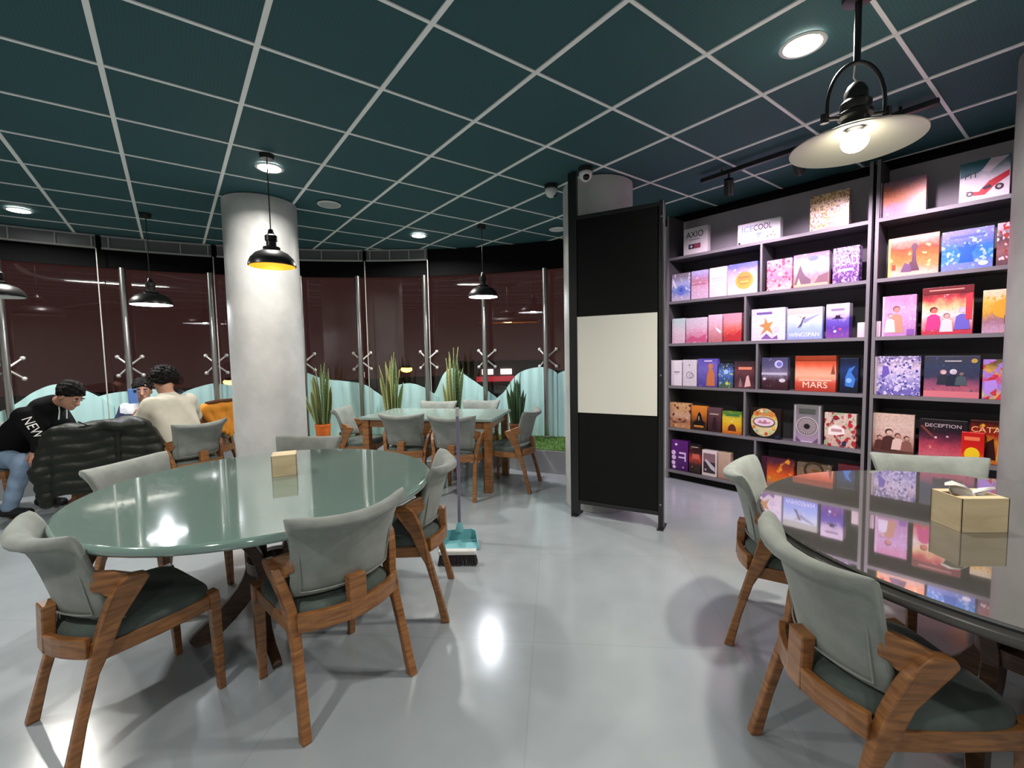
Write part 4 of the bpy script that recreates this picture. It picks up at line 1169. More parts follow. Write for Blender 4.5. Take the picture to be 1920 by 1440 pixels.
# lowest board
game(5, 2.369, 2.565, .325, 'purple game box with white shapes on the lowest board', ['#4a1460', '#5c1c74', '#64207c'], [], [('disc', .16, .58, .13, '#e8c8f0'), ('disc', .18, .42, .13, '#e8c8f0'), ('disc', .16, .24, .12, '#e8c8f0'), ('disc', .2, .10, .10, '#e8c8f0'), ('rect', .5, .56, .9, .62, '#e8d0f0'), ('rect', .46, .42, .86, .47, '#e8d0f0'), ('rect', .82, .32, .90, .56, '#e8d0f0'), ('disc', .32, .86, .08, '#f4e8fa', .04), ('disc', .74, .12, .05, '#d8b0e8')])
game(5, 2.229, 2.357, .31, 'narrow black and red game box on the lowest board', ['#241812', '#3a2018', '#c84a38', '#4a1a18', '#1a0e0e'], [('noise', 6, .64, '#d87058')], [('rect', .3, .50, .9, .66, '#d86a58'), ('rect', .2, .88, .8, .91, '#c8b0a0')])
game(5, 2.063, 2.217, .265, 'white framed game box with a dark scene on the lowest board', ['#e4d8d4', '#e8dcdc'], [], [('rect', .10, .12, .92, .88, '#3a3034'), ('rect', .10, .55, .92, .88, '#8a6a70'), ('poly', [(.2, .6), (.3, .66), (.9, .36), (.9, .2), (.6, .3)], '#c8c4cc'), ('disc', .26, .24, .08, '#b0a4a4')])
game(5, 1.926, 2.052, .268, 'beige game box behind the chair back on the lowest board', ['#b89078', '#c8a890', '#d0b49c'], [('noise', 5, .64, '#a87a68')])
game(5, 1.374, 1.645, .29, 'orange fire game box on the lowest board', ['#8a7a70', '#e0801c', '#e05a1c', '#a03a20', '#4a1c30'], [('noise', 4, .60, '#f09a30')], [('rect', 0, 0, .18, .99, '#3a1428'), ('disc', .55, .08, .12, '#b8a8a0', .06)])
game(5, 1.092, 1.352, .285, 'brown game box with a dark swirl on the lowest board', ['#c88a70', '#b88868', '#8a6a50', '#6a5a48'], [('noise', 5, .62, '#d8a88a')], [('ring', .5, .80, .30, .22, '#3a2a14'), ('disc', .55, .80, .12, '#6a4a1c', .05)])
game(5, .895, 1.051, .32, 'dark red game box with a blue shape on the lowest board', ['#3a4448', '#4a5458', '#3a1c24', '#5a1824'], [('noise', 5, .64, '#6a2a38')], [('disc', .42, .26, .20, '#4a6aa8'), ('poly', [(.2, .5), (.5, .66), (.9, .52), (.9, .46), (.2, .44)], '#b86a70')])
game(5, .30, .80, .30, 'wide dark box on the lowest board behind the pale green chair back', ['#2a2428', '#3a3034', '#2a2226'], [('noise', 5, .66, '#5a3a40')])

# ------------------------------------------------------------------ tall black board with a blank sheet
bd = thing('display_board', 'tall black board standing before the grey column', 'board', (2.655, 2.703, 0), math.radians(-65.66))
MB().box((.386, .02, 1.30), (.652, .03, 2.38)).build('panel', M_BLACK, bd, bevel=.003)
MB().box((.025, .02, 1.419), (.07, .05, 2.836)).build('post', M_BLACKMETAL, bd, bevel=.004)
MB().box((.728, .02, 1.255), (.035, .06, 2.49)).build('post', M_BLACKMETAL, bd, bevel=.004)
MB().box((.385, .02, 2.475), (.65, .045, .03)).build('rail', M_BLACKMETAL, bd, bevel=.003)
MB().box((.385, .02, .125), (.65, .045, .03)).build('rail', M_BLACKMETAL, bd, bevel=.003)
for z in (2.38, 1.2, .2):
    o = MB().lathe([(0, 0), (.008, 0), (.006, .004), (0, .005)], 12).build('bolt', M_STEEL, bd, smooth=40)
    o.location = (.728, -.0105, z); o.rotation_euler = (PI / 2, 0, 0)
for x in (.025, .728):
    MB().box((x, .05, .006), (.05, .16, .012)).build('foot', M_BLACKMETAL, bd, bevel=.002)
MB().box((.7475, .024, 1.25), (.004, .02, 2.46)).build('side_strip', M_SHELFEDGE, bd)
sheet = MB().box((.372, .0015, 1.282), (.655, .003, .79)).build('paper_sheet', M_PAPER)
sheet.location = (2.655 - .911 * 0, 2.703, 0); sheet.rotation_euler = (0, 0, math.radians(-65.66))
tag(sheet, 'blank off-white sheet fixed to the tall black board', 'sheet')

# ------------------------------------------------------------------ snake plants on the plinth
def leaf_material(name, c_in, c_band, c_edge):
    m = bpy.data.materials.new(name)
    nt, N, L, b = nodes_of(m)
    tc = N.new('ShaderNodeTexCoord'); sx = N.new('ShaderNodeSeparateXYZ'); L.new(tc.outputs['Generated'], sx.inputs[0])
    wv = N.new('ShaderNodeTexWave'); wv.wave_type = 'BANDS'; wv.bands_direction = 'Z'; wv.inputs['Scale'].default_value = 5; wv.inputs['Distortion'].default_value = 6; wv.inputs['Detail'].default_value = 3
    L.new(tc.outputs['Generated'], wv.inputs['Vector'])
    m1 = N.new('ShaderNodeMix'); m1.data_type = 'RGBA'; m1.inputs[6].default_value = (*c_in, 1); m1.inputs[7].default_value = (*c_band, 1)
    L.new(wv.outputs['Fac'], m1.inputs[0])
    # pale margins: distance from the midline stored as a vertex attribute
    at = N.new('ShaderNodeAttribute'); at.attribute_name = 'margin'
    m2 = N.new('ShaderNodeMix'); m2.data_type = 'RGBA'; m2.inputs[7].default_value = (*c_edge, 1)
    L.new(at.outputs['Fac'], m2.inputs[0]); L.new(m1.outputs[2], m2.inputs[6]); L.new(m2.outputs[2], b.inputs['Base Color'])
    b.inputs['Roughness'].default_value = .4
    return m
M_LEAF = leaf_material('snake_leaf', (.05, .105, .045), (.13, .20, .085), (.58, .55, .20))
M_LEAF2 = leaf_material('dark_snake_leaf', (.022, .06, .032), (.06, .11, .055), (.10, .16, .06))
def leaf_mesh(seed, m):
    rn = random.Random(seed)
    v, f, mg = [], [], []
    n = 13
    tw = rn.uniform(-1.2, 1.2); bend = rn.uniform(-.02, .06)
    for i in range(n):
        t = i / (n - 1)
        w = .024 * (min(1, .6 + 1.2 * t) if t < .35 else 1) * (1 - max(0, (t - .66) / .34) ** 2.2) + .0006
        a = tw * t
        cx = bend * t * t
        for q, off in ((-1, 0), (-.72, .0015), (0, .006), (.72, .0015), (1, 0)):
            x = w * q
            v.append((cx + x * math.cos(a) - off * math.sin(a), x * math.sin(a) + off * math.cos(a), t)); mg.append(1.0 if abs(q) == 1 else (.6 if q else 0.0))
        for q, off in ((.72, -.003), (-.72, -.003)):
            x = w * q
            v.append((cx + x * math.cos(a) - off * math.sin(a), x * math.sin(a) + off * math.cos(a), t)); mg.append(0.0)
    for i in range(n - 1):
        for k in range(7):
            f.append((i * 7 + k, i * 7 + (k + 1) % 7, (i + 1) * 7 + (k + 1) % 7, (i + 1) * 7 + k))
    me = bpy.data.meshes.new('leaf')
    me.from_pydata(v, [], f)
    at = me.attributes.new('margin', 'FLOAT', 'POINT'); at.data.foreach_set('value', mg)
    me.polygons.foreach_set('use_smooth', [True] * len(me.polygons))
    me.materials.append(m)
    return me
LEAVES = [leaf_mesh(i, M_LEAF) for i in range(5)]
LEAVES2 = [leaf_mesh(i + 20, M_LEAF2) for i in range(5)]
def snake_plant(ang, rr, top, n, label, pot_m, leaves, seed, spread=.16, pr=.10, ph=.22, stray=None):
    x, y, _ = arc(ang, rr)
    t = thing('snake_plant', label, 'plant', (x, y, .276), 0, 'snake plants along the windows')
    pot = MB().lathe([(0, .0), (pr * .74, 0), (pr * .78, .01), (pr * .95, ph - .03), (pr, ph - .03), (pr, ph), (pr * .92, ph), (pr * .88, ph - .025), (0, ph - .03)], 32).build('pot', pot_m, t, smooth=35)
    MB().lathe([(0, ph - .018), (pr * .88, ph - .022), (pr * .8, ph - .03), (0, ph - .03)], 24).build('soil', mat('soil', (.03, .02, .014), .95), pot)
    rn = random.Random(seed)
    L = top - .276 - ph + .02
    for i in range(n):
        a = 2.399 * i + rn.uniform(-.3, .3)
        q = (i + .5) / n
        r0 = pr * .72 * math.sqrt(q)
        h = L * (1.0 - .42 * q ** 1.3 + rn.uniform(-.14, .03)) if i else L
        tilt = spread * q * rn.uniform(.5, 1.15)
        if stray and i == n - 1:
            a, tilt, h = stray
        o = link('leaf', rn.choice(leaves), t, (r0 * math.cos(a), r0 * math.sin(a), ph - .028))
        o.rotation_euler = (0, tilt, a)
        k = rn.uniform(.85, 1.2)
        o.scale = (k, k, h)
M_ORANGE = mat('orange_plastic', (.78, .17, .028), .4)
M_TERRA = mat('brown_pot', (.22, .07, .035), .5)
M_WPOT = mat('grey_pot', (.30, .30, .29), .5)
snake_plant(63.3, FR - .42, 1.33, 20, 'variegated snake plant in an orange pot beside the pale column', M_ORANGE, LEAVES, 1, .17, .105, .235, (math.radians(143), .36, .85))
snake_plant(53.7, FR - .40, 1.45, 17, 'tall snake plant behind the left near chair of the far table', M_WPOT, LEAVES, 2, .10)
snake_plant(44.9, FR - .40, 1.50, 17, 'tallest snake plant before the pointed hill panel', M_WPOT, LEAVES, 3, .10)
snake_plant(35.8, FR - .44, 1.15, 18, 'dark snake plant at the end of the far table near the board', M_TERRA, LEAVES2, 4, .11)

# ------------------------------------------------------------------ dustpan and broom
dp = thing('dustpan', 'teal long-handled dustpan standing on the floor beside the green table', 'dustpan', (1.60, 2.79, 0), math.radians(-30))
M_DPAN = mat('teal_plastic', (.18, .46, .50), .35)
prof = [(-.135, -.10), (.135, -.10), (.12, .07), (.09, .09), (-.09, .09), (-.12, .07)]
MB().prism(prof, .002, .010).build('pan_floor', M_DPAN, dp, bevel=.002)
mbw = MB()
edge = [(-.133, -.10, .03), (-.12, .07, .075), (-.09, .088, .085), (.09, .088, .085), (.12, .07, .075), (.133, -.10, .03)]
for (x0, y0, h0), (x1, y1, h1) in zip(edge[:-1], edge[1:]):
    mbw.add([(x0, y0, .010), (x1, y1, .010), (x1, y1, h1), (x0, y0, h0), (x0 * .965, y0 - .004, .010), (x1 * .965, y1 - .004, .010), (x1 * .965, y1 - .004, h1), (x0 * .965, y0 - .004, h0)], [(0, 1, 2, 3), (7, 6, 5, 4), (3, 2, 6, 7), (0, 3, 7, 4), (1, 5, 6, 2)])
mbw.build('pan_wall', M_DPAN, dp, weld=False)
MB().lathe([(0, .084), (.03, .084), (.03, .10), (.02, .14), (.016, .15), (0, .15)], 18, (0, .06, 0)).build('socket', M_DPAN, dp, smooth=40)
MB().tube([(0, .06, .145), (.004, .06, .5), (.006, .06, .94)], .012, 12).build('handle', mat('violet_tube', (.17, .15, .24), .35), dp, smooth=60)
MB().tube([(.006, .06, .938), (.006, .06, 1.0)], .014, 12).build('grip', mat('grey_grip', (.45, .45, .47), .5), dp, smooth=60)
bh = thing('broom_head', 'white broom head with dark bristles lying by the dustpan', 'broom', (1.44, 2.545, 0), math.radians(-38))
MB().box((0, 0, .082), (.25, .05, .03)).build('block', M_WHITEPL, bh, bevel=.008)
rn = random.Random(11)
mbb = MB()
for i in range(26):
    for j in range(5):
        x = -.115 + .23 * i / 25; y = -.018 + .036 * j / 4
        mbb.tube([(x, y, .068), (x * 1.1 + rn.uniform(-.004, .004), y * 1.8 + rn.uniform(-.006, .006), .002)], .0034, 5)
o = mbb.build('bristles', mat('dark_bristle', (.035, .03, .03), .8), bh, weld=False)
o['kind'] = 'stuff'

# ------------------------------------------------------------------ outside in the night
def street_lamp(x, y, z, label):
    t = thing('street_lamp', label, 'street lamp', (x, y, -5), 0, 'sodium street lamps outside')
    h = z + 5
    MB().tube([(0, 0, 0), (0, 0, h), (-.1, -.2, h + .25), (-.3, -.6, h + .3)], [.09, .06, .05, .04], 10).build('pole', M_BLACKMETAL, t, smooth=60)
    hd = MB().ball((-.3, -.7, h + .24), (.22, .3, .1), 14, 8).build('lamp_head', M_BLACKMETAL, t, smooth=60)
    MB().ball((-.3, -.7, h + .12), (.26, .30, .14), 14, 8).build('diffuser', emis('sodium_glow', (1, .42, .06), 14), hd, smooth=60)
street_lamp(9.2, 20.85, .64, 'orange street lamp seen through the window between two snake plants')
street_lamp(2.33, 24.6, .26, 'orange street lamp seen just left of the pale column')
ks = thing('street_shop', 'distant lit shop with a red sign seen through the window', 'shop', (12.2, 17.3, -5), math.radians(-35))
MB().box((0, 0, 3.0), (4.4, 2, 6.0)).build('wall', mat('shop_wall', (.10, .08, .08), .8), ks)
for x in (-.45, .38):
    MB().box((x, -1.03, 5.62), (.50, .06, .24)).build('lit_window', emis('shop_glow', (1, .86, .85), 2.6), ks)
MB().box((-.1, -1.06, 5.30), (1.7, .12, .22)).build('lit_sign', emis('red_sign_glow', (.8, .06, .09), .6), ks)
MB().box((0, 0, 6.05), (4.6, 2.2, .1)).build('roof', mat('shop_wall', (.10, .08, .08), .8), ks)

# ------------------------------------------------------------------ figures: smooth union of tapered limbs, meshed on a grid
class Field:
    def __init__(s, lo, hi, h):
        s.lo = np.array(lo, float); s.h = h
        n = np.ceil((np.array(hi) - s.lo) / h).astype(int) + 1
        s.n = n
        s.F = np.full(n, 1.0, np.float32)
    def _sub(s, lo, hi):
        a = np.clip(np.floor((np.array(lo) - s.lo) / s.h).astype(int), 0, s.n)
        b = np.clip(np.ceil((np.array(hi) - s.lo) / s.h).astype(int) + 1, 0, s.n)
        if np.any(b - a < 1):
            return None, None
        ax = [s.lo[i] + s.h * np.arange(a[i], b[i]) for i in range(3)]
        P = np.stack(np.meshgrid(*ax, indexing='ij'), -1).astype(np.float32)
        return (slice(a[0], b[0]), slice(a[1], b[1]), slice(a[2], b[2])), P
    def _put(s, sl, d, k):
        A = s.F[sl]
        if k <= 0:
            s.F[sl] = np.minimum(A, d)
        else:
            hh = np.clip(.5 + .5 * (A - d) / k, 0, 1)
            s.F[sl] = A * (1 - hh) + d * hh - k * hh * (1 - hh)
    def cone(s, a, b, ra, rb, k=.02, wob=None):
        a, b = np.array(a, float), np.array(b, float)
        m = max(ra, rb) + 2 * k + .03
        sl, P = s._sub(np.minimum(a, b) - m, np.maximum(a, b) + m)
        if sl is None:
            return s
        ba = b - a
        t = np.clip(((P - a) @ ba) / max(ba @ ba, 1e-9), 0, 1)
        q = P - (a + t[..., None] * ba)
        d = np.sqrt((q * q).sum(-1)) - (ra + t * (rb - ra))
        if wob:
            d = d + wob(P)
        s._put(sl, d.astype(np.float32), k)
        return s
    def ell(s, c, r, R=None, k=.02, wob=None, cut=None):
        c = np.array(c, float); r = np.array(r, float)
        m = r.max() + 2 * k + .03
        sl, P = s._sub(c - m, c + m)
        if sl is None:
            return s
        q = P - c
        if R is not None:
            q = q @ np.array(R, float)              # columns of R: local axes
        l = np.sqrt(((q / r) ** 2).sum(-1))
        d = (l - 1) * r.min() * .9
        if wob:
            d = d + wob(P)
        if cut:
            d = np.maximum(d, cut(P))
        s._put(sl, d.astype(np.float32), k)
        return s
    def rbox(s, c, R, half, r, k=.02, wob=None):
        c = np.array(c, float); half = np.array(half, float)
        m = np.linalg.norm(half) + r + 2 * k + .02
        sl, P = s._sub(c - m, c + m)
        if sl is None:
            return s
        q = np.abs((P - c) @ np.array(R, float)) - half
        d = np.sqrt((np.maximum(q, 0) ** 2).sum(-1)) + np.minimum(q.max(-1), 0) - r
        if wob:
            d = d + wob(P)
        s._put(sl, d.astype(np.float32), k)
        return s
    def carve(s, fn):
        ax = [s.lo[i] + s.h * np.arange(s.n[i]) for i in range(3)]
        P = np.stack(np.meshgrid(*ax, indexing='ij'), -1).astype(np.float32)
        s.F = np.maximum(s.F, fn(P)).astype(np.float32)
        return s
    def mesh(s, name, m):
        F = s.F
        F[0], F[-1] = 1, 1; F[:, 0], F[:, -1] = 1, 1; F[:, :, 0], F[:, :, -1] = 1, 1
        ins = F < 0
        nx, ny, nz = F.shape
        cnt = np.zeros((nx - 1, ny - 1, nz - 1), np.int8)
        for dx in (0, 1):
            for dy in (0, 1):
                for dz in (0, 1):
                    cnt += ins[dx:nx - 1 + dx, dy:ny - 1 + dy, dz:nz - 1 + dz]
        act = (cnt > 0) & (cnt < 8)
        idx = np.argwhere(act)
        ids = np.full(act.shape, -1, np.int64)
        ids[act] = np.arange(len(idx))
        cor = [(a, b, c) for a in (0, 1) for b in (0, 1) for c in (0, 1)]
        val = np.stack([F[idx[:, 0] + a, idx[:, 1] + b, idx[:, 2] + c] for a, b, c in cor], 1)
        acc = np.zeros((len(idx), 3)); num = np.zeros(len(idx))
        for i in range(8):
            for j in range(i + 1, 8):
                if sum(abs(cor[i][q] - cor[j][q]) for q in range(3)) != 1:
                    continue
                va, vb = val[:, i], val[:, j]
                mm = (va < 0) != (vb < 0)
                t = np.where(mm, va / np.where(mm, va - vb, 1), 0)
                p = np.array(cor[i]) + t[:, None] * (np.array(cor[j]) - np.array(cor[i]))
                acc += p * mm[:, None]; num += mm
        V = s.lo + s.h * (idx + acc / num[:, None])
        quads = []
        for ax in range(3):
            o1, o2 = [(1, 2), (2, 0), (0, 1)][ax]
            a = [slice(1, -1)] * 3; b = [slice(1, -1)] * 3
            a[ax] = slice(0, -1); b[ax] = slice(1, None)
            i0, i1 = ins[tuple(a)], ins[tuple(b)]
            e = np.argwhere(i0 != i1)
            sg = i0[tuple(e.T)]
            off = np.array([1, 1, 1]); off[ax] = 0
            e = e + off
            u1 = np.zeros(3, int); u1[o1] = 1
            u2 = np.zeros(3, int); u2[o2] = 1
            q = [ids[tuple((e - u1 - u2).T)], ids[tuple((e - u2).T)], ids[tuple(e.T)], ids[tuple((e - u1).T)]]
            Q = np.stack(q, 1)
            Q[~sg] = Q[~sg][:, ::-1]
            quads.append(Q)
        Q = np.concatenate(quads)
        Q = Q[(Q >= 0).all(1)]
        me = bpy.data.meshes.new(name)
        me.from_pydata(V.tolist(), [], Q.tolist())
        me.polygons.foreach_set('use_smooth', [True] * len(me.polygons))
        me.materials.append(m)
        return me

def V3(*a):
    return np.array(a, float)
def nrm(v):
    v = np.array(v, float); return v / np.linalg.norm(v)

def hand(fd, wr, d, palm_n, curl=.5, side=1, k=.006, only=None):
    """palm and five fingers; d = direction of the hand, palm_n = normal out of the palm side"""
    d = nrm(d); n = nrm(palm_n - d * (np.array(palm_n) @ d)); x = np.cross(d, n) * side
    c = wr + d * .045
    fd.ell(c, (.040, .052, .017), np.stack([x, d, n], 1), .015)
    for i, (off, L) in enumerate(((-.028, .070), (-.009, .080), (.010, .075), (.028, .058))):
        p0 = wr + d * .082 + x * off
        a1 = curl * .7; a2 = curl * 1.5
        p1 = p0 + (d * math.cos(a1) + n * math.sin(a1)) * L * .5
        p2 = p1 + (d * math.cos(a2) + n * math.sin(a2)) * L * .5
        fd.cone(p0, p1, .0095, .0088, k); fd.cone(p1, p2, .0088, .0072, k)
    t0 = wr + d * .025 - x * .032
    t1 = t0 + nrm(d * .7 - x * .6 + n * .4) * .040
    t2 = t1 + nrm(d * .9 - x * .1 + n * .5) * .030
    fd.cone(t0, t1, .013, .011, .01); fd.cone(t1, t2, .0105, .008, k)

def head(fd, c, face, up, s=1.0):
    f = nrm(face); u = nrm(np.array(up) - f * (np.array(up) @ f)); r = np.cross(f, u)
    R = np.stack([r, f, u], 1)
    fd.ell(c + u * .025 * s - f * .008, (.074 * s, .094 * s, .092 * s), R, .02)
    fd.ell(c - u * .045 * s + f * .022 * s, (.056 * s, .066 * s, .072 * s), R, .03)
    fd.cone(c + f * .086 * s + u * .012 * s, c + f * .104 * s - u * .022 * s, .009 * s, .014 * s, .012)
    fd.ell(c + f * .080 * s - u * .056 * s, (.026 * s, .014 * s, .010 * s), R, .012)
    fd.ell(c + f * .070 * s - u * .088 * s, (.026 * s, .022 * s, .018 * s), R, .02)
    for sd in (-1, 1):
        fd.ell(c + r * .077 * s * sd - f * .004 - u * .008 * s, (.010 * s, .020 * s, .032 * s), R, .008)
    return f, u, r

def face_details(parent, c, f, u, r, s, hair_m):
    ew = mat('eye_white', (.7, .68, .66), .3); ed = mat('eye_dark', (.015, .010, .008), .2); lip = mat('lip', (.42, .17, .14), .5)
    def ball(nm, p, rad, R, m):
        me = MB().ball((0, 0, 0), rad, 12, 8).mesh(nm, m, 60)
        o = link(nm, me, parent)
        o.matrix_local = Matrix(((R[0][0], R[1][0], R[2][0], p[0]), (R[0][1], R[1][1], R[2][1], p[1]), (R[0][2], R[1][2], R[2][2], p[2]), (0, 0, 0, 1)))
        return o
    R = (r, f, u)
    for sd in (-1, 1):
        e = ball('eye', c + r * .030 * s * sd + f * .083 * s + u * .012 * s, (.012 * s, .008 * s, .007 * s), R, ew)
        ball('iris', c + r * .030 * s * sd + f * .089 * s + u * .012 * s, (.0055 * s, .004 * s, .0055 * s), R, ed)
        ball('eyebrow', c + r * .031 * s * sd + f * .088 * s + u * .033 * s, (.019 * s, .007 * s, .0045 * s), R, hair_m)
    ball('mouth', c + f * .091 * s - u * .054 * s, (.022 * s, .005 * s, .005 * s), R, lip)

SKIN = mat('skin', (.42, .22, .15), .5, spec=.4, noise=(9, .08, 3))
HAIR = mat('dark_hair', (.006, .005, .0045), .75, spec=.2, bump=(90, .6))
def fold(P, amp, f1=17.0, f2=23.0):
    return amp * (np.sin(P[..., 0] * f1 + P[..., 2] * f2) * np.sin(P[..., 1] * f2 - P[..., 2] * f1 * .7))

def torso(fd, pel, chest, neck, side, wp, wc, grow=0.0, k=.05, wob=None):
    s = nrm(side)
    for sd in (-1, 1):
        fd.cone(pel + s * wp * sd, chest + s * wc * sd, .098 + grow, .095 + grow, k, wob)
    fd.cone(pel, chest, .115 + grow, .118 + grow, k, wob)
    fd.cone(chest + s * wc * .6, neck, .085 + grow, .055 + grow, k, wob); fd.cone(chest - s * wc * .6, neck, .085 + grow, .055 + grow, k, wob)

def hair_cap(name, parent, c, f, u, r, s, m, curl=0.0, extra=0.0, fringe=.03):
    h = .006
    fd = Field(c - .2, c + .2, h)
    def wob(P):
        if curl:
            return .006 * np.sin(P[..., 0] * 38 + 1) * np.sin(P[..., 1] * 33) * np.sin(P[..., 2] * 35 + .5) + curl * (np.sin(P[..., 0] * 120) * np.sin(P[..., 1] * 115 + 1) + np.sin(P[..., 2] * 125 + 2) * np.sin((P[..., 0] + P[..., 1]) * 90)) * .5
        return 0.0 * P[..., 0]
    R = np.stack([r, f, u], 1)
    def cut(P):
        q = P - c
        return np.maximum((q @ f) * .75 - (q @ u) * .9 + fringe - .012, -(q @ u) - .062 - (q @ f) * .35) * .7
    fd.ell(c + u * .040 * s - f * .020, ((.079 + extra) * s, (.100 + extra) * s, (.096 + extra) * s), R, .0, wob, cut)
    return link(name, fd.mesh(name, m), parent)

# ---- the man in the beige tee shirt, bent over the table, back to the viewer
def person_tee():
    t = thing('person', 'person in a beige tee shirt leaning over the window table, back turned', 'person')
    fwd = nrm(V3(-.48, .88, 0)); sd = V3(.88, .48, 0)
    pel = V3(.075, 5.24, .56); chest = V3(-.035, 5.36, .93); neck = V3(-.055, 5.45, 1.06)
    hc = V3(-.075, 5.53, 1.165); face = nrm(V3(-.55, .75, -.45)); up = V3(-.2, .35, .9)
    lsh, rsh = chest - sd * .165 + V3(0, 0, .055), chest + sd * .165 + V3(0, 0, .055)
    lel, rel = lsh + V3(-.12, .06, -.24), rsh + V3(.06, .20, -.22)
    lwr, rwr = lel + V3(-.10, .20, .05), rel + V3(-.22, .14, .05)
    lo, hi = (-.55, 4.95, .30), (.50, 6.0, 1.40)
    B = Field(lo, hi, .0065)
    torso(B, pel, chest, neck, sd, .06, .075, -.012)
    B.cone(neck, hc, .055, .052, .03)
    f, u, r = head(B, hc, face, up)
    for a, b, c in ((lsh, lel, lwr), (rsh, rel, rwr)):
        B.cone(a, b, .052, .043, .03); B.cone(b, c, .042, .029, .02)
        hand(B, c, c - b, V3(0, 0, -1), .5)
    for s_ in (-1, 1):
        hip = pel + sd * .085 * s_; kn = hip + fwd * .40 + V3(0, 0, -.02)
        B.cone(hip, kn, .075, .055, .03)
    body = link('body', B.mesh('body', SKIN), t)
    face_details(t, hc, f, u, r, 1.0, HAIR)
    T = Field(lo, hi, .0075)
    wob = lambda P: fold(P, .006)
    torso(T, pel + V3(0, 0, -.03), chest, neck - V3(0, 0, .03), sd, .07, .085, .012, .05, wob)
    for a, b in ((lsh, lel), (rsh, rel)):
        m_ = a + (b - a) * .72
        T.cone(a, m_, .072, .068, .04, wob)
    T.carve(lambda P: -((P - lel) @ nrm(lel - lsh)) * 0 - 1)
    nk = neck + V3(0, 0, .005)
    T.carve(lambda P: ((P - nk) @ nrm(hc - neck)))
    link('tee_shirt', T.mesh('tee_shirt', mat('beige_cotton', (.56, .53, .44), .9, noise=(14, .06, 3))), t)
    J = Field((-.6, 4.9, .0), (.5, 6.0, .75), .009)
    for s_ in (-1, 1):
        hip = pel + sd * .085 * s_ + V3(0, 0, -.02); kn = hip + fwd * .40 + V3(0, 0, -.02); an = kn - fwd * .06 + V3(0, 0, -.42)
        J.cone(hip, kn, .088, .068, .03); J.cone(kn, an, .066, .055, .02)
        J.cone(an + V3(0, 0, -.03) - fwd * .04, an + fwd * .15 + V3(0, 0, -.045), .045, .038, .01)
    link('trousers', J.mesh('trousers', mat('dark_trousers', (.02, .02, .024), .9)), t)
    hair_cap('hair', t, hc, f, u, r, 1.0, HAIR, .014, .036, .02)

